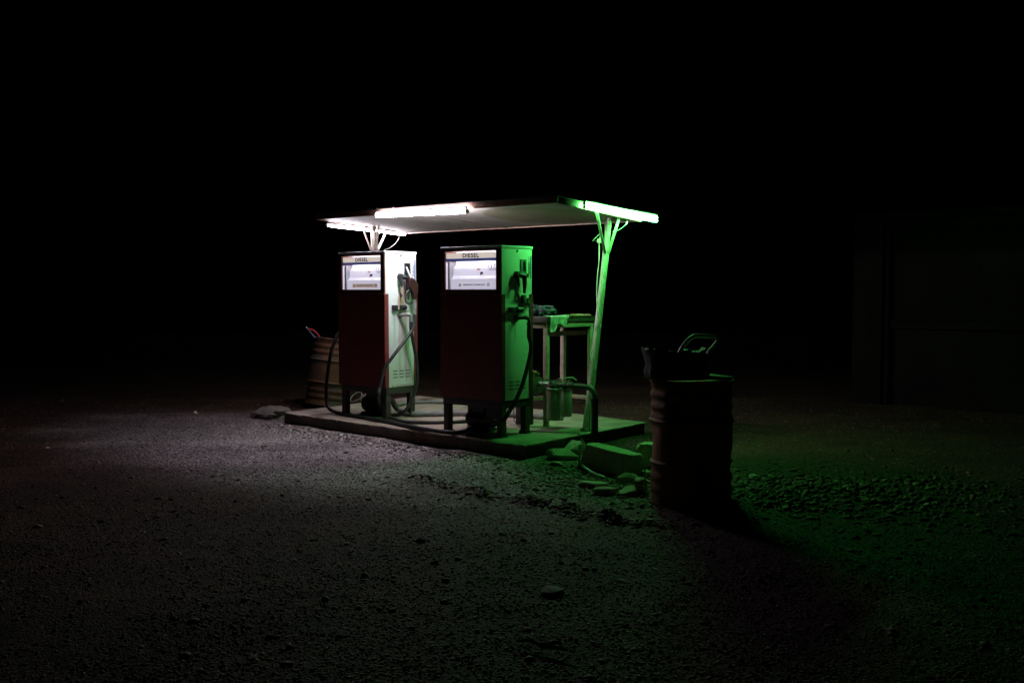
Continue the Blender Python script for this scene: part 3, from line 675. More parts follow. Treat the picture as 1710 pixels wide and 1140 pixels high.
# ------------------------------------------------------------------ nozzle (held by the left pump) with its hose
def nozzle():
    loc = P1(0, 0, 0)
    t = thing('fuel_nozzle', 'dark red fuel nozzle with chrome spout and black hose hung in the left pump', 'fuel nozzle', l1, a1)
    s = hx; o = .085; g = lambda f: yy(f - .25)
    sp = [Vector((s + .012, yy(.655), 1.640)), Vector((s + .035, yy(.655), 1.600)), Vector((s + .062, yy(.655), 1.558)), Vector((s + .08, yy(.665), 1.52))]
    mb = MB(); mb.tube(sp, [.010, .011, .013, .014], 14, 5)
    for k in range(4):
        c = sp[1].lerp(sp[3], .1 + .22 * k); d = (sp[3] - sp[1]).normalized()
        mb.tube([c - d * .003, c + d * .003], .0165, 14)
    build(mb, 'spout', M['chrome'], t)
    mb = MB()
    pts = [(g(.83), 1.520), (g(.92), 1.530), (g(1.06), 1.490), (g(1.13), 1.450), (g(1.12), 1.42), (g(1.08), 1.395), (g(1.08), 1.30), (g(1.02), 1.285), (g(.96), 1.30), (g(.95), 1.385), (g(.86), 1.395), (g(.80), 1.44)]
    mb.prism(pts, 'x', s + o - .024, s + o + .024); es = mb.bm.edges[:]
    bmesh.ops.bevel(mb.bm, geom=es, offset=.009, segments=3, affect='EDGES', clamp_overlap=True); build(mb, 'grip', M['nozzle_red'], t, 50)
    mb = MB(); mb.tube([(s + o, g(.86), 1.40), (s + o, g(.76), 1.36), (s + o, g(.72), 1.30), (s + o, g(.76), 1.255), (s + o, g(.86), 1.248), (s + o, g(.97), 1.262)], .010, 10, 5); build(mb, 'lever_guard', M['black'], t)
    mb = MB(); mb.tube([(s + o, g(.90), 1.40), (s + o, g(.84), 1.345), (s + o, g(.83), 1.29)], .007, 8, 4); build(mb, 'lever', M['black'], t)
    mb = MB(); y = g(1.02)
    mb.tube([(s + o, y, 1.29), (s + o, y, 1.262)], .021, 16); mb.tube([(s + o, y, 1.26), (s + o, y, 1.19)], .024, 16); mb.tube([(s + o, y, 1.188), (s + o, y, 1.12)], .0205, 16); build(mb, 'hose_coupling', M['galv'], t)
    # hose
    inv = (Matrix.Translation(l1) @ Matrix.Rotation(a1, 4, 'Z')).inverted()
    w = [P1(s + o, y, 1.14), P1(s + o + .02, yy(.70), 1.0), P1(s + .13, yy(.38), .86), P1(s + .13, yy(.0), .70), P1(s + .10, yy(-.24), .56)]
    for px, py, Yd in ((634.5, 646, 10.45), (632.5, 664, 10.45)): w.append(atdepth(px, py, Yd))
    w += [onplane(639, 686, SLAB + .06), onplane(656, 698, SLAB + .025), onplane(676, 703.5, SLAB + .022)]
    for px, py in ((705, 705), (737, 705), (772, 703.5), (803, 700.5), (822, 697)): w.append(onplane(px, py, SLAB + .022))
    w += [onplane(840, 691, SLAB + .02), onplane(852, 684, SLAB + .02)]
    mb = MB(); mb.tube([inv @ p for p in w], .0185, 14, 8); build(mb, 'hose', M['rubber'], t)
nozzle()
# hose from the left pump's outlet, curling under it
e1 = P1(hx + .107, yy(.61), 1.05)
mb = MB(); w = [e1, e1 - Vector((0, 0, .09)), P1(hx + .10, yy(.68), .85), P1(hx + .09, yy(.82), .62), P1(hx + .08, yy(.86), .42), P1(hx + .06, yy(.78), .24), P1(hx + .02, yy(.60), .09), P1(hx - .08, yy(.5), .028), P1(hx - .3, yy(.42), .022), P1(hx - .55, yy(.6), .022)]
mb.tube(w, .0185, 14, 8)
top(mb, 'fuel_hose', M['rubber'], 'black hose dropping from the left pump\'s elbow and curling under its stand', 'hose')
# long hose from right pump's outlet along the slab front and up behind the left pump
e2 = P2(hx + .107, yy(.61), 1.05)
mb = MB(); w = [e2 + Vector((0, 0, .0)), e2 - Vector((0, 0, .10)), P2(hx + .115, yy(.66), .84), P2(hx + .12, yy(.52), .66)]
w += [P2(hx + .12, yy(.30), .46), P2(hx + .10, yy(.07), .30), P2(hx + .03, yy(-.12), .155)]
w += [onplane(808, 710, SLAB + .05), onplane(771, 721, SLAB + .024), onplane(735, 720, SLAB + .022), onplane(682, 711, SLAB + .022), onplane(637, 702, SLAB + .022), onplane(591, 694, SLAB + .022), onplane(565, 689.5, SLAB + .025)]
w += [atdepth(550, 682, 11.22), atdepth(545.5, 668, 11.3), atdepth(545, 645, 11.35), atdepth(548, 618, 11.4), atdepth(553.5, 585, 11.45), atdepth(560, 567, 11.5), atdepth(567, 553, 11.55), atdepth(578, 540, 11.5), P1(-hx - .004, .0, 1.12)]
mb.tube(w, .0205, 14, 8)
top(mb, 'fuel_hose', M['rubber'], 'long black hose from the right pump\'s elbow running along the slab\'s front edge', 'hose')
# grey supply hoses lying on the slab behind the pumps
mb = MB(); w = [P1(.10, -.02, .27), atdepth(654, 668, 11.0), onplane(663, 682, SLAB + .05), onplane(681, 690, SLAB + .034)] + [onplane(px, py, SLAB + .034) for px, py in ((710, 690.5), (760, 689.5), (810, 690), (850, 691.5), (890, 694), (922, 696), (940, 697))]
mb.tube(w, .031, 16, 7)
top(mb, 'supply_hose', M['grey_hose'], 'thick pale grey hose lying across the slab from the left pump to the filters', 'hose')
mb = MB(); w = [onplane(px, py, SLAB + .022) for px, py in ((664, 676), (690, 671.5), (735, 671), (790, 674), (850, 680))]
mb.tube(w, .021, 14, 7)
top(mb, 'supply_hose', M['grey_hose'], 'thinner grey hose along the rear edge of the slab between the pumps', 'hose')
# thin cables on the slab
mb = MB(); w = [P2(hx - .12, .10, .28), onplane(858, 700, SLAB + .06), onplane(869, 713, SLAB + .012), onplane(876, 718, SLAB + .006)] + [onplane(px, py, SLAB + .006) for px, py in ((895, 720), (925, 721.5), (950, 722), (966, 724))]
w += [S(.005, .80, -.01), S(.03, .86, -.05), S(.045, .98, -.03), S(.02, 1.03, .015), S(-.03, 1.06, .012)]
mb.tube(w, .0045, 8, 6); mb.blob(onplane(870, 720, SLAB + .02), .022, 2, .1)
top(mb, 'electric_cable', M['wire_dark'], 'thin dark cable snaking from under the right pump across the slab to its right edge', 'cable')
mb = MB(); c = onplane(590, 672, SLAB + .01)
w = [c + Vector((.10 * math.cos(a) + .02 * a, .12 * math.sin(a), .02 + .05 * (math.sin(a * 1.3) + 1))) for a in [k * .55 for k in range(22)]]
mb.tube(w, .004, 6, 4)
top(mb, 'wire_coil', M['wire'], 'tangled thin pale wire behind the left pump beside the leaning drum', 'wire')

# ------------------------------------------------------------------ canopy on two posts
# plane: front lower edge 2.32 m above the yard, falling toward the back; own frame, turned 2 degrees from the slab
u0, u1, v0, v1 = -3.47, 0., 0., 1.485
HC = .82; FH = HC + CAMZ - SLAB; SL = -.066
AC = A + R(2.2); UC = Vector((math.cos(AC), math.sin(AC), 0)); VC = Vector((-math.sin(AC), math.cos(AC), 0)); CC = S(-.036, .488)
def SCN(u, v, h=0.): return CC + UC * u + VC * v + Vector((0, 0, h))
def planehit(px, py, p, n):
    r = ray(px, py); o = Vector((0, 0, CAMZ)); return o + r * ((p - o).dot(n) / r.dot(n))
def csu(px, py, u): return planehit(px, py, SCN(u, 0), UC)
def csv(px, py, v): return planehit(px, py, SCN(0, v), VC)
def und(px, py): return planehit(px, py, SCN(0, 0, FH), (VC * -SL + Vector((0, 0, 1))).normalized())
def canopy():
    org = SCN((u0 + u1) / 2, (v0 + v1) / 2, 0); org.z = 0
    t = thing('pump_canopy', 'flat sloping canopy on two pale posts sheltering the pumps', 'canopy', (org.x, org.y, SLAB), AC)
    hu, hv = (u1 - u0) / 2, (v1 - v0) / 2; zc = FH + SL * hv; th = math.atan(SL)
    W2L = (Matrix.Translation((org.x, org.y, SLAB)) @ Matrix.Rotation(AC, 4, 'Z')).inverted()
    tilt = Matrix.Translation((0, 0, zc)) @ Matrix.Rotation(th, 4, 'X')
    def tb(parts, name, m, par=t):
        mb = MB()
        for a, b, bv in parts: mb.box(a, b, bv, tilt)
        return build(mb, name, m, par)
    f = .02; ht = .062
    # ceiling boards in two sheets with a seam between
    sc_ = W2L @ und(905, 362); M['canopy_under'] = canopy_mat((sc_.x, sc_.y, 0))
    seam = (W2L @ und(738, 362)).x
    mb = MB(); mb.box((-hu + f, -hv + f, .012), (seam - .004, hv - f, .024)); c_ = build(mb, 'ceiling_board', M['canopy_under'], t); c_.matrix_local = tilt
    mb = MB(); mb.box((seam + .004, -hv + f, .012), (hu - f, hv - f, .024)); c_ = build(mb, 'ceiling_board', M['canopy_under'], t); c_.matrix_local = tilt
    mb = MB(); mb.box((seam - .02, -hv + f, .006), (seam + .02, hv - f, .0115)); c_ = build(mb, 'seam_cover', M['seam'], t); c_.matrix_local = tilt
    tb([((-hu + .01, -hv + .01, .026), (hu - .01, hv - .01, ht - .004), 0)], 'roof_deck', M['dark_metal'])
    tb([((-hu, -hv, 0), (hu, -hv + f - .001, ht), .002)], 'fascia', M['fascia'])
    tb([((-hu, hv - f + .001, 0), (hu, hv, ht), .002)], 'fascia', M['fascia'])
    tb([((-hu, -hv + f, 0), (-hu + f - .001, hv - f, ht), .002)], 'fascia', M['fascia'])
    tb([((hu - f + .001, -hv + f, 0), (hu, hv - f, ht), .002)], 'fascia', M['fascia'])
    tb([((-hu - .006, -hv - .006, ht + .001), (hu + .006, hv + .006, ht + .006), 0)], 'roof_sheet', M['dark_metal'])
    for x in (-hu + 1.03, -hu + 1.28):
        mb = MB(); mb.tube([tilt @ Vector((x, -hv + .01, ht + .006)), tilt @ Vector((x, -hv + .01, ht + .022))], .009, 10); build(mb, 'bolt', M['chrome'], t)
    
    def under(p):   # local point -> height of canopy's underside there
        return zc + math.tan(th) * p.y + .010
    # right post, leaning
    base = W2L @ onplane(978, 719, SLAB); tp = W2L @ und(1018.5, 366); tp.z = under(tp)
    mb = MB(); mb.tube([base + Vector((0, 0, -.002)), base.lerp(tp, .3) + Vector((.006, 0, 0)), base.lerp(tp, .7), base.lerp(tp, .86)], [.037, .036, .034, .034], 24, 4); pr = build(mb, 'post', M['pale_paint'], t)
    mb = MB(); mb.tube([base.lerp(tp, .855), base.lerp(tp, 1.0)], .024, 18); build(mb, 'post_head', M['pale_paint'], pr)
    mb = MB(); mb.lathe([(.055, 0), (.055, .012), (.04, .03)], 18, Matrix.Translation(base)); build(mb, 'post_foot', M['iron'], pr)
    j = base.lerp(tp, .83)
    for (qx, qy), wd in (((995.5, 352.5), .028), ((1034, 364.5), .036), ((1012, 371), .026)):
        e = W2L @ und(qx, qy); e.z = under(e) - .004; mb = MB(); du, dv = e.x - tp.x, e.y - tp.y
        s0 = j + Vector((du, dv, 0)).normalized() * .036
        mb.beam(s0, e, wd, .008, Vector((-dv, du, 0)) if False else (e - s0).cross(Vector((-dv, du, 0))), .001); build(mb, 'strut', M['pale_paint'], pr)
    for f_ in (.49, .30):
        q = base.lerp(tp, f_); mb = MB(); mb.tube([q + Vector((.038 * math.cos(a), .038 * math.sin(a), .004 * math.sin(a))) for a in [k * math.pi / 8 for k in range(17)]], .004, 6, cap=False); mb.tube([q + Vector((.038, -.01, 0)), q + Vector((.05, -.03, -.03))], .003, 6); build(mb, 'cable_tie', M['wire'], pr)
    # left post, upright behind the left pump
    lt = W2L @ und(625.5, 379); lt.z = under(lt); lb = Vector((lt.x, lt.y, 0))
    mb = MB(); mb.tube([lb, lb.lerp(lt, .84)], .034, 20); pl = build(mb, 'post', M['pale_paint'], t)
    mb = MB(); mb.box((lt.x - .038, lt.y - .03, lb.lerp(lt, .845).z), (lt.x - .002, lt.y + .03, lt.z - .001), .002); mb.box((lt.x + .004, lt.y - .03, lb.lerp(lt, .845).z), (lt.x + .030, lt.y + .03, lt.z - .06), .002); build(mb, 'post_head', M['pale_paint'], pl)
    mb = MB(); mb.lathe([(.055, 0), (.055, .012), (.04, .03)], 18, Matrix.Translation(lb)); build(mb, 'post_foot', M['iron'], pl)
    j = lb.lerp(lt, .845)
    for (qx, qy), wd in (((604, 376.5), .036), ((646, 386), .03), ((633, 374), .026)):
        e = W2L @ und(qx, qy); e.z = under(e) - .004; mb = MB(); du, dv = e.x - lt.x, e.y - lt.y; s0 = j + Vector((du, dv, 0)).normalized() * .034
        mb.beam(s0, e, wd, .008, (e - s0).cross(Vector((-dv, du, 0))), .001); build(mb, 'strut', M['pale_paint'], pl)
    # triangular wire hook hung by the right post head
    q = base.lerp(tp, .90) + Vector((-.10, -.05, 0)); mb = MB()
    mb.tube([q + Vector((.05, 0, .06)), q + Vector((-.03, -.03, -.02)), q + Vector((.03, 0, -.03)), q + Vector((.05, 0, .06))], .005, 8); mb.box(q + Vector((.01, -.01, -.045)), q + Vector((.06, .012, .0)), .004)
    build(mb, 'wire_bracket', M['pale_paint'], pr)
    return t, base, tp, W2L, lt
cn, pbase, ptop, W2L, lpost = canopy()
L2W = W2L.inverted()
pb = L2W @ pbase; pt = L2W @ ptop
mb = MB(); w = [pt + U * -.10 + V * -.05 + Vector((0, 0, -.26)), pb.lerp(pt, .80) - U * .055 - V * .03, pb.lerp(pt, .70) - U * .05 - V * .03, pb.lerp(pt, .62) - U * .03 - V * .03, pb.lerp(pt, .55) + U * .02 - V * .04, pb.lerp(pt, .49) + U * .042, pb.lerp(pt, .42) + V * .042, pb.lerp(pt, .37) - U * .042, pb.lerp(pt, .33) - V * .044, pb.lerp(pt, .26) + U * .042, pb.lerp(pt, .15) + U * .044 - V * .01, pb.lerp(pt, .05) + U * .046, pb + U * .07 + Vector((0, 0, .006)), pb + U * .12 - V * .05 + Vector((0, 0, .006))]
mb.tube(w, .0052, 8, 6)
top(mb, 'lamp_cable', M['wire'], 'pale cable winding down the right canopy post', 'cable')
mb = MB(); w = [und(1047, 368), pt + UC * .20 + Vector((0, 0, -.07)), pt + UC * .12 + Vector((0, 0, -.12)), pt + UC * .03 + Vector((0, 0, -.14))]
mb.tube(w, .0052, 8, 8)
top(mb, 'lamp_cable', M['wire'], 'short cable looping from the green lamp to the right post\'s head', 'cable')
mb = MB(); lp = L2W @ lpost; w = [csu(667.5, 391.5, -3.46), csu(665, 400, -3.38), csu(659, 408, -3.31), csu(650, 414.5, -3.21), csu(640, 421.5, -3.13), lp + UC * .04 + Vector((0, 0, -.6))]
mb.tube(w, .0055, 8, 6)
q = atdepth(627, 412, lp.y - .05)
mb.tube([q + U * .042 * math.cos(a) + Vector((0, 0, .042 * math.sin(a))) for a in [k * math.pi / 10 for k in range(21)]], .004, 6, cap=False)
top(mb, 'lamp_cable', M['wire'], 'pale cable curving from the rear left lamp down behind the left pump', 'cable')

# ------------------------------------------------------------------ lamps
def lamp(label, p, q, m, out, twin=True, rad=.014, group='fluorescent lamps on the canopy'):
    """tube lamp between p and q; 'out' is the direction the tubes face"""
    p = Vector(p); q = Vector(q); c = (p + q) / 2; d = (q - p).normalized(); out = Vector(out).normalized(); dn = d.cross(out).normalized()
    if dn.z > 0: dn = -dn
    t = thing('tube_lamp', label, 'lamp', c, 0, group); p = p - c; q = q - c
    up = -dn if abs(out.z) < .5 else -out; rr = .0145 if twin else rad; ho = up * (.0165 + rr + .016 if twin else rr + .014)
    mb = MB(); mb.beam(p + ho, q + ho, .030, .022, up, .002); build(mb, 'housing', M['batten'], t)
    for s in ((-1, 1) if twin else (0,)):
        o = dn * (s * .0165)
        mb = MB(); mb.tube([p + o + d * .012, q + o - d * .012], rr, 16); build(mb, 'tube', m, t)
        for e, k in ((p, 1), (q, -1)):
            mb = MB(); mb.tube([e + o - d * k * .012, e + o + d * k * .011], rr + .001, 16); mb.beam(e + o, e + ho + d * k * .001, .010, .02, d, .001); build(mb, 'end_cap', M['batten'], t)
    return t
lamp('thick white tube lamp along the front edge of the canopy', csv(628.5, 359.8, v0 - .045), csv(779.5, 352.6, v0 - .045), M['white_lamp'], -VC, False, .0215)
lamp('thin white tube lamp under the left end of the canopy', csu(546.5, 376.4, u0 - .035), csu(676.5, 391.8, u0 - .035), M['white_lamp'], -UC, False, .0105)
lamp('glowing green twin tube lamp on the right end of the canopy', csu(976, 343, u1 + .05), csu(1096.5, 366.2, u1 + .05), M['green_lamp'], UC)

# ------------------------------------------------------------------ work table behind the right pump
def table():
    ua, ub, va, vb = -1.02, -.60, 1.03, 1.82; H = 1.115
    c = S((ua + ub) / 2, (va + vb) / 2)
    t = thing('work_table', 'tall rough wooden table between the right pump and the leaning post', 'table', c, A)
    w_, d_ = (ub - ua) / 2, (vb - va) / 2; lw = .048
    for sx in (-1, 1):
        for sy in (-1, 1):
            mb = MB(); x = sx * (w_ - lw / 2); y = sy * (d_ - lw / 2)
            mb.box((x - lw / 2, y - lw / 2, 0), (x + lw / 2, y + lw / 2, H - .11), .004); mb.subdiv(2); mb.roughen(.0015, 14, sx + 3 * sy)
            for z in (H - .15, H - .28, H - .45): mb.tube([(x, y - lw / 2 - .001, z), (x, y - lw / 2 - .004, z)], .006, 8)
            build(mb, 'leg', M['wood'], t)
    for nm, a, b in (('rail', (-w_, -d_, H - .107), (w_, -d_ + .028, H - .052)), ('rail', (-w_, d_ - .028, H - .107), (w_, d_, H - .052)),
                     ('rail', (w_ - .030, -d_ + .030, H - .106), (w_, d_ - .030, H - .053)), ('rail', (-w_, -d_ + .030, H - .106), (-w_ + .030, d_ - .030, H - .053)),
                     ('brace', (w_ - .085, -d_ + .12, H - .195), (w_ - .055, d_ - .02, H - .145)), ('stretcher', (-w_ + .05, d_ - .045, .22), (w_ - .05, d_ - .015, .26)), ('stretcher', (-w_ + .01, -d_ + .05, .22), (-w_ + .04, d_ - .05, .26))):
        mb = MB(); mb.box(a, b, .003); build(mb, nm, M['wood'], t)
    mb = MB(); mb.box((-w_ - .03, -d_ - .02, H - .050), (w_ + .012, d_ + .03, H), .006); mb.subdiv(3); mb.roughen(.003, 9, 4); build(mb, 'table_top', M['dark_wood'], t)
    mb = MB(); mb.box((-w_ - .025, -d_ - .018, H + .002), (w_ + .018, d_ + .03, H + .006)); mb.subdiv(6); mb.roughen(.004, 9, 9); build(mb, 'top_sheet', M['dark_wood'], t)
    return H
TH = table()
mb = MB()
for i in range(9):
    p = S(-.80 + random.uniform(-.16, .04), 1.25 + random.uniform(-.16, .14), TH + .035 + random.uniform(0, .05)); mb.blob(p, (random.uniform(.04, .08), random.uniform(.04, .07), random.uniform(.02, .045)), 3, .75, 2.6, i + 20, mtx=Euler((random.random(), random.random(), random.random() * 6)).to_matrix().to_4x4())
for i in range(5):
    a = random.random() * 3; p = S(-.76, 1.22, TH + .10)
    mb.tube([p + Vector((.07 * math.cos(a + k), .07 * math.sin(a + k * 1.1), .02 * math.sin(k * 2) - .03 * k * .3)) for k in range(4)], .011, 8, 4)
top(mb, 'rag_heap', M['rag_dark'], 'crumpled dark bluish rags heaped on the wooden table', 'rags', angle=60)
# scraps along the table's right part
mb = MB()
for i in range(16):
    p = S(-.64 + random.uniform(-.1, .05), 1.40 + i * .026, TH + .012); mb.blob(p, (random.uniform(.015, .045), random.uniform(.012, .03), random.uniform(.006, .02)), 2, .7, 3, i + 50, mtx=Matrix.Rotation(random.random() * 6, 4, 'Z'))
top(mb, 'cloth_scraps', M['rag_brown'], 'flattened ragged scraps along the far part of the table top', 'rags', angle=60)
# pale cloth hanging over the corner
def cloth():
    n, k = 26, 22; bm = bmesh.new(); g = []
    for i in range(n):
        row = []
        for j in range(k):
            a = i / (n - 1); b = j / (k - 1)       # a along v, b from table top over the +u edge
            v = 1.045 + a * (.30 + .03 * math.sin(b * 5)) ; s_ = b * .24 * (1 - .28 * a + .12 * math.sin(a * 9))
            edge = .10; wob = .012 * noise.noise(Vector((a * 5, b * 4, 3))) + .006 * noise.noise(Vector((a * 13, b * 9, 1)))
            if s_ < edge: p = S(-.60 + .03 - edge + s_, v, TH + .014 + abs(wob) * 1.2)
            else: p = S(-.60 + .034 + .012 * math.sin(a * 16 + b * 3) * b + wob, v, TH + .012 - (s_ - edge))
            row.append(bm.verts.new(p))
        g.append(row)
    for i in range(n - 1):
        for j in range(k - 1): bm.faces.new((g[i][j], g[i + 1][j], g[i + 1][j + 1], g[i][j + 1]))
    r = bmesh.ops.solidify(bm, geom=bm.faces[:], thickness=.003)
    mb = MB(); mb.bm.free(); mb.bm = bm; top(mb, 'cloth', M['rag_white'], 'pale cloth draped over the near corner of the wooden table', 'cloth', angle=80)
cloth()

# ------------------------------------------------------------------ transfer pump, filters and pipe
def filters():
    uf, vf = -.42, .93; c = S(uf, vf)
    t = thing('filter_set', 'two grey fuel filter cans hanging from greasy pipework before the wooden table', 'fuel filter', c, A)
    for i, y in enumerate((0., .185)):
        mb = MB(); r = .073 - .008 * i
        mb.lathe([(r * .78, .100 + .02 * i), (r * .93, .106 + .02 * i), (r, .125 + .02 * i), (r, .395), (r * .96, .402)], 32, Matrix.Translation((0, y, 0)))
        fc = build(mb, 'filter_can', M['filt'], t)
        mb = MB(); mb.lathe([(r + .004, .398), (r + .006, .402), (r + .006, .416), (r + .003, .420)], 32, Matrix.Translation((0, y, 0))); build(mb, 'rim', M['galv'], fc)
    mb = MB()
    for y in (0., .185): mb.lathe([(.058, .421), (.062, .45), (.050, .468), (.030, .478)], 20, Matrix.Translation((0, y, 0)))
    mb.tube([(0, -.05, .452), (0, .24, .452)], .032, 16); mb.box((-.05, -.03, .446), (.05, .03, .474), .006); mb.box((-.05, .155, .446), (.05, .215, .474), .006)
    for k in range(10): mb.tube([(random.uniform(-.05, .05), random.uniform(-.03, .22), .44), (random.uniform(-.05, .05), random.uniform(-.03, .22), .487)], .008, 6)
    build(mb, 'filter_head', M['iron'], t, 50)
    mb = MB(); mb.tube([(.0, .10, .47), (.0, .10, .505)], .009, 8); mb.beam((0, .06, .508), (.02, .27, .512), .025, .008, bev=.002); mb.tube([(.02, .27, .512), (.05, .30, .48)], .007, 8); build(mb, 'valve_handle', M['pale_paint'], t)
    mb = MB(); mb.tube([(-.04, -.15, .49), (-.05, -.02, .505), (-.04, .02, .47)], .006, 8, 4); build(mb, 'bleed_pipe', M['iron'], t)
    # coupling to the motor pump on the left
    mb = MB(); mb.tube([(-.20, .0, .452), (-.04, .0, .452)], .022, 16)
    for x in (-.155, -.135, -.115): mb.tube([(x - .006, 0, .452), (x + .006, 0, .452)], .031, 18)
    build(mb, 'coupling', M['galv'], t)
    # outlet elbow and vertical pipe down past the slab edge
    el = [(.04, .0, .452), (.12, .02, .452), (.16, .02, .452), (.27, .05, .450), (.36, .065, .448), (.42, .072, .425), (.447, .075, .375), (.449, .075, .33)]
    mb = MB(); mb.tube(el, .027, 18, 5); mb.tube([(.11, .018, .452), (.14, .02, .452)], .036, 18); mb.tube([(.19, .03, .452), (.215, .035, .452)], .035, 18); build(mb, 'elbow_pipe', M['iron'], t)
    mb = MB(); mb.tube([(.449, .075, .335), (.449, .075, -.30)], .034, 20); mb.tube([(.449, .075, .34), (.449, .075, .30)], .039, 20); build(mb, 'down_pipe', M['steel_black'], t)
    # motor pump
    mb = MB(); mb.lathe([(.03, -.03), (.09, -.012), (.095, .0), (.095, .03), (.07, .035)], 32, mframe((-.245, .0, .43), (0, 1, 0), (0, 0, 1))); d = build(mb, 'pump_disc', M['iron'], t)
    mb = MB(); mb.tube([(-.27, .0, .43), (-.50, .0, .43)], .080, 26); mb.tube([(-.50, .0, .43), (-.53, 0, .43)], .06, 24); mb.box((-.46, -.06, .02), (-.32, .06, .36), .004)
    build(mb, 'motor', M['steel_black'], t)
    return c
filters()
mb = MB()
for i in range(6): mb.blob(S(-.70 + random.uniform(-.05, .06), .92 + random.uniform(-.03, .05), .535 + random.uniform(0, .02)), (.06, .045, .028), 3, .7, 2.6, i + 80, mtx=Matrix.Rotation(random.random() * 6, 4, 'Z'))
top(mb, 'brown_rag', M['rag_brown'], 'crumpled brown rag lying on the motor beside the filters', 'rags', angle=60)

# ------------------------------------------------------------------ drums
def drum(label, m, loc, rz, lean=None, dent=0., seed=0, H=.88, r=.286):
    t = thing('oil_drum', label, 'oil drum', loc, rz)
    if lean: t.rotation_euler = lean
    prof = [(r - .01, 0), (r + .006, .004), (r + .008, .016), (r, .026)]
    nr = 9
    def wall(z0, z1, k, amp):
        for i in range(k):
            f = i / k; prof.append((r - amp * (.5 - .5 * math.cos(2 * math.pi * 3 * f)), z0 + (z1 - z0) * f))
    wall(.03, .28, 26, .008)
    for i in range(9): prof.append((r + .013 * math.sin(math.pi * i / 8), .285 + .03 * i / 8))
    wall(.32, .56, 8, 0)
    for i in range(9): prof.append((r + .013 * math.sin(math.pi * i / 8), .575 + .03 * i / 8))
    wall(.61, .85, 26, .009)
    prof += [(r, .852), (r + .008, .862), (r + .009, .874), (r + .004, .88), (r - .004, .879), (r - .008, .862)]
    mb = MB(); mb.lathe(prof, 72, cap=False)
    for v in mb.bm.verts:
        d = Vector((v.co.x, v.co.y, 0)).normalized(); k = noise.noise(v.co * 3.1 + Vector((seed, 0, 0)))
        v.co += d * (-dent * max(0, k - .1) * 1.2 + .003 * noise.noise(v.co * 9))
    bmesh.ops.contextual_create  # (shell stays open: head and base are separate sheets)
    build(mb, 'shell', m, t, 60)
    mb = MB(); mb.lathe([(r - .008, .856), (r - .012, .852), (.02, .853)], 48, cap=True); build(mb, 'head', m, t)
    mb = MB(); mb.lathe([(.02, .006), (r - .012, .005)], 48, cap=True); build(mb, 'base', m, t)
    return t
dn_ = Vector((1.27, 7.0)); drum('dark rusty oil drum standing nearest the camera with a battered tub on top', M['rust2'], (1.268, 7.0, gz(1.27, 7.2) - .022), .6, None, .045, 4)
ld = onplane(541, 690, 0); drum('leaning brown rusty drum behind the left pump', M['rust'], (-2.44, 13.05, 0.02), .4, (R(-1.5), R(8.5), R(20)), .012, 9)

# things on the near drum
DZ = gz(1.27, 7.2) - .022 + .88
def tub():
    t = thing('battered_tub', 'dark battered tub of scrap resting on the nearest drum with a tube handle sticking out', 'tub', (1.16, 6.95, DZ + .002), .15)
    n = 56; mb = MB(); rings = []
    prof = [(0.0, .006), (.86, .0), (.92, .01), (.95, .06), (.93, .10), (1.0, .15), (1.05, .185), (1.02, .195), (.95, .165), (.86, .06), (0.0, .05)]
    for r_, z in prof:
        ring = []
        for k in range(n):
            a = 2 * math.pi * k / n; ca, sa = math.cos(a), math.sin(a)
            e = (abs(ca) ** 3.2 + abs(sa) ** 3.2) ** (-1 / 3.2)
            x = .235 * e * ca * r_; y = .17 * e * sa * r_; nz_ = noise.noise(Vector((ca * 1.6, sa * 1.6, z * 5))) * r_
            n5 = noise.noise(Vector((ca * 4, sa * 4, z * 14 + 3))); x *= 1 + .09 * nz_ + .05 * n5; y *= 1 + .13 * nz_ + .05 * n5
            ring.append(mb.bm.verts.new((x, y, z + (.04 * nz_ + .015 * n5) * (z > .1) - .015 * (x / .23) * (z > .1))))
        rings.append(ring)
    for a, b in zip(rings, rings[1:]):
        for k in range(n): mb.bm.faces.new((a[k], a[(k + 1) % n], b[(k + 1) % n], b[k]))
    bmesh.ops.remove_doubles(mb.bm, verts=mb.bm.verts[:], dist=1e-5)
    build(mb, 'tub_body', M['dark_wood'], t, 50)
    mb = MB()
    for i in range(22): mb.blob((random.uniform(-.17, .17), random.uniform(-.11, .11), .13 + random.uniform(0, .035)), (random.uniform(.03, .08), random.uniform(.03, .06), random.uniform(.02, .035)), 2, .6, 2.5, i + 130, mtx=Euler((random.random(), random.random(), random.random() * 6)).to_matrix().to_4x4())
    build(mb, 'scrap_filling', M['dark_wood'], t, 50)
    bm = bmesh.new(); g = []
    for i in range(9):
        row = []
        for j in range(7):
            a = i / 8; b = j / 6
            row.append(bm.verts.new((.045 + .11 * a + .03 * b, -.03 + .03 * math.sin(b * 5), .165 + .055 * b * (.4 + a * .8) + .010 * math.sin(a * 14 + b * 4))))
        g.append(row)
    for i in range(8):
        for j in range(6): bm.faces.new((g[i][j], g[i + 1][j], g[i + 1][j + 1], g[i][j + 1]))
    bmesh.ops.solidify(bm, geom=bm.faces[:], thickness=.002); mb = MB(); mb.bm.free(); mb.bm = bm; build(mb, 'cloth_scrap', M['rag_white'], t, 80)
    return t
tub()
hp = [(1134, 592), (1137, 584), (1148, 569.5), (1157, 562.5), (1168, 560.3), (1190, 562), (1197.5, 564), (1198.5, 569.5), (1192, 578), (1184, 587), (1181.5, 596), (1180.8, 616)]
mb = MB(); mb.tube([atdepth(x, y, 6.93 + .007 * i) for i, (x, y) in enumerate(hp)], .0155, 14, 6)
top(mb, 'bent_tube_handle', M['handle_paint'], 'bent pale tube handle sticking up out of the tub on the nearest drum', 'handle')
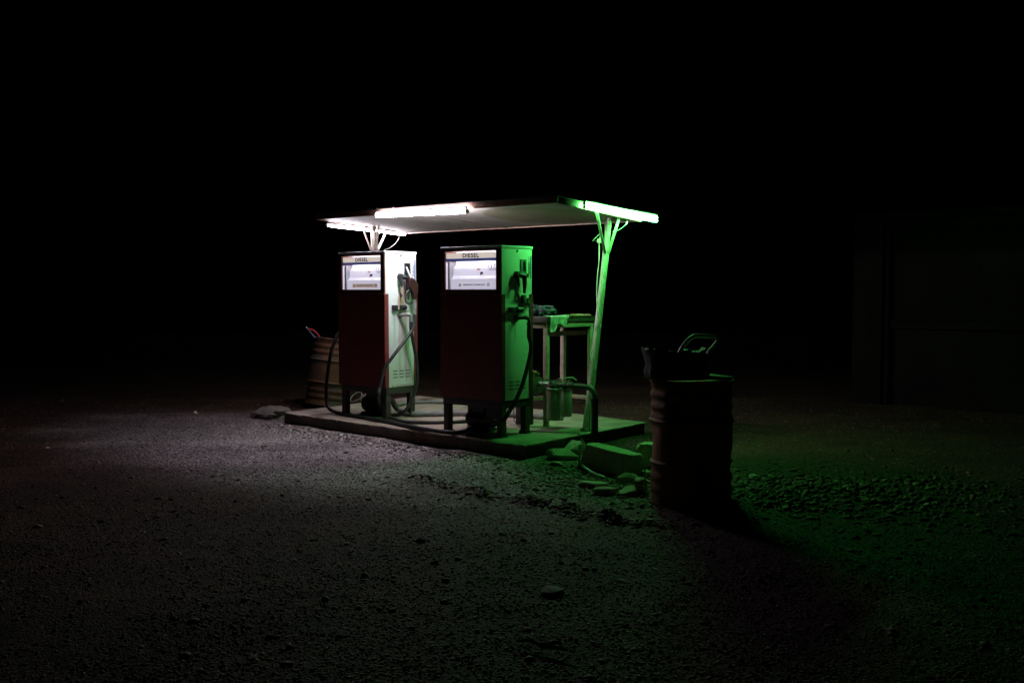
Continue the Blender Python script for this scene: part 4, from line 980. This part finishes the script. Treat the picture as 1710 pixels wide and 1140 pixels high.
mb = MB(); mb.lathe([(.0, 0), (.13, .0), (.165, .004), (.17, .012), (.16, .018), (.0, .015)], 30, cap=False); mb.roughen(.006, 9, 2)
bmesh.ops.transform(mb.bm, matrix=Matrix.Translation((1.41, 7.05, DZ + .004)) @ Matrix.Rotation(R(5), 4, 'Y') @ Matrix.Diagonal((.95, .8, 1, 1)), verts=mb.bm.verts[:])
top(mb, 'loose_lid', M['galv'], 'thin bent metal lid on the right part of the nearest drum', 'lid', angle=60)

# things on the leaning drum
q = atdepth(540, 568, 13.0)
t = thing('pliers', 'pliers with one red and one blue grey grip stuck in the leaning drum', 'pliers', atdepth(530, 566, 12.95))
o_ = t.location.copy()
for m_, pts, nm in ((M['blue_grip'], ((511, 546.5), (517, 553), (526, 564)), 'handle'), (M['red_grip'], ((514.5, 548.5), (522, 551), (529, 556), (535, 565)), 'handle')):
    mb = MB(); mb.tube([atdepth(x, y, 12.9) - o_ for x, y in pts], .010, 10, 6); part_label(build(mb, nm, m_, t), 'red grip' if m_ is M['red_grip'] else 'blue grey grip')
mb = MB(); mb.blob(atdepth(511.5, 546.5, 12.9) - o_, .014, 2, .1); build(mb, 'pivot', M['chrome'], t)
mb = MB(); mb.lathe([(.0, 0), (.085, 0), (.09, .02), (.075, .05), (.04, .055), (.0, .055)], 24, Matrix.Translation(atdepth(563, 573, 12.95)) @ Matrix.Rotation(R(8), 4, 'Y'), cap=False)
top(mb, 'tin_cap', M['iron'], 'squat dark tin on top of the leaning drum beside the left pump', 'tin')

# ------------------------------------------------------------------ rubble by the slab
def block(name, px, py, size, rz, tilt, label, m='rubble', seed=1, cat='concrete block'):
    c = onplane(px, py, 0); mb = MB()
    mb.box((-size[0] / 2, -size[1] / 2, 0), (size[0] / 2, size[1] / 2, size[2]))
    rn = random.Random(seed)
    for _ in range(7):      # broken-off corners and edges
        d = Vector((rn.choice((-1, 1)) * rn.uniform(.5, 1), rn.choice((-1, 1)) * rn.uniform(.5, 1), rn.uniform(.1, .8))).normalized()
        ext = abs(d.x) * size[0] / 2 + abs(d.y) * size[1] / 2 + abs(d.z - 0) * size[2]
        r_ = bmesh.ops.bisect_plane(mb.bm, geom=mb.bm.verts[:] + mb.bm.edges[:] + mb.bm.faces[:], plane_co=d * ext * rn.uniform(.82, .95), plane_no=d, clear_outer=True)
        ed = [e for e in r_['geom_cut'] if isinstance(e, bmesh.types.BMEdge)]
        if ed: bmesh.ops.contextual_create(mb.bm, geom=ed)
    bmesh.ops.bevel(mb.bm, geom=mb.bm.edges[:], offset=.006, segments=2, affect='EDGES', clamp_overlap=True)
    bmesh.ops.triangulate(mb.bm, faces=mb.bm.faces[:])
    for _ in range(3):
        lo = [e for e in mb.bm.edges if e.calc_length() > .03]
        if lo: bmesh.ops.subdivide_edges(mb.bm, edges=lo, cuts=1); bmesh.ops.triangulate(mb.bm, faces=mb.bm.faces[:])
    mb.roughen(.010, 9, seed); mb.roughen(.006, 30, seed + 3)
    bmesh.ops.transform(mb.bm, matrix=Matrix.Translation((c.x, c.y, c.z)) @ Euler((tilt[0], tilt[1], rz)).to_matrix().to_4x4(), verts=mb.bm.verts[:])
    return top(mb, name, M[m], label, cat, angle=40)
block('concrete_block', 1020, 786, (.52, .27, .19), R(-48), (R(-6), R(5)), 'large broken concrete block lying right of the slab corner', seed=2)
block('concrete_block', 1085, 778, (.18, .16, .20), R(-35), (0, R(-3)), 'small upright concrete block tucked against the left side of the nearest drum', seed=5)
STN = [(1050, 808, .13, .09, .07, 'egg shaped stone in the middle of the rubble'), (1076, 828, .15, .12, .10, 'largest rounded stone leaning against the foot of the nearest drum'),
       (1052, 830, .10, .09, .055, 'smooth flat topped stone just left of the largest rounded one'), (1012, 826, .15, .09, .05, 'low long stone at the front left of the rubble'),
       (1037, 792, .06, .05, .05, 'small round stone set against the big concrete block'), (1083, 797, .10, .08, .05, 'pale flat stone between the small block and the rubble'),
       (990, 812, .16, .10, .035, 'half buried flat stone at the left edge of the rubble'), (940, 768, .20, .14, .08, 'dark earthy lump under the slab corner'), (964, 756, .22, .13, .10, 'rough grey lump beneath the right edge of the slab'),
       (927, 777, .10, .04, .03, 'finger shaped stone in front of the slab corner')]
for i, (px, py, a, b, c_, lb) in enumerate(STN):
    g = onplane(px, py, 0); mb = MB(); mb.rock((g.x, g.y + b * .5, gz(g.x, g.y) + c_ * .5), (a * .86, b * .95, c_ * 1.15), i + 1, i * 1.3 if i not in (3, 6, 9) else -.5, .6)
    top(mb, 'stone', M['stone'], lb, 'stone', 'stones of the rubble pile', angle=28)
STN2 = [(922, 990, .105, .07, .05, 'flat topped stone alone in the dark foreground'), (727, 739, .055, .04, .035, 'small pale stone under the middle of the slab\'s front edge'), (752, 746, .035, .03, .02, 'tiny pale stone right of the small one before the slab front'),
        (678, 744, .05, .035, .02, 'flat small dark stone on the gravel in front of the left pump'), (519, 853, .035, .03, .02, 'dark pebble in the left foreground'), (326, 690, .07, .05, .045, 'low stone far out on the gravel at the left'),
        (422, 1092, .035, .03, .02, 'pale pebble at the bottom left of the foreground'), (1036, 970, .05, .03, .012, 'thin flat stone right of the lone foreground stone'), (1262, 802, .11, .08, .05, 'dark lump at the right foot of the nearest drum')]
for i, (px, py, a, b, c_, lb) in enumerate(STN2):
    g = onplane(px, py, 0); mb = MB(); mb.rock((g.x, g.y, gz(g.x, g.y) + c_ * .25), (a * .66, b * .78, c_ * .9), i + 31, i * .9, .55)
    for v in mb.bm.verts:
        lim = gz(g.x, g.y) + c_ * 1.2
        if v.co.z > lim: v.co.z = lim + (v.co.z - lim) * .2
    top(mb, 'stone', M['stone'], lb, 'stone', 'single stones on the gravel', angle=28)
# sticks and pipes poking out of the ground
mb = MB(); mb.tube([su(960.5, 740, .10), su(962, 755, .10), su(966, 766, .11)] + [onplane(974, 778, .04), onplane(986, 787, .03), onplane(1000, 794, .02), onplane(1010, 797, .01)], [.013, .014, .015, .014, .013, .012, .010], 10, 5)
top(mb, 'conduit', M['galv'], 'bent grey conduit rising beside the slab corner and trailing over the rubble', 'pipe')
g = onplane(966.5, 780, 0); mb = MB(); mb.tube([g - Vector((0, 0, .04)), atdepth(970, 741, g.y)], .013, 10)
top(mb, 'pipe_stub', M['galv'], 'short straight pipe stub standing upright beside the slab corner', 'pipe')
mb = MB(); mb.tube([onplane(px, py, .02) for px, py in ((872, 1068), (890, 1069), (905, 1076), (925, 1080), (948, 1085))], [.007, .010, .012, .010, .005], 8, 5)
top(mb, 'dry_stick', M['branch'], 'dry crooked stick lying in the bottom foreground', 'stick')
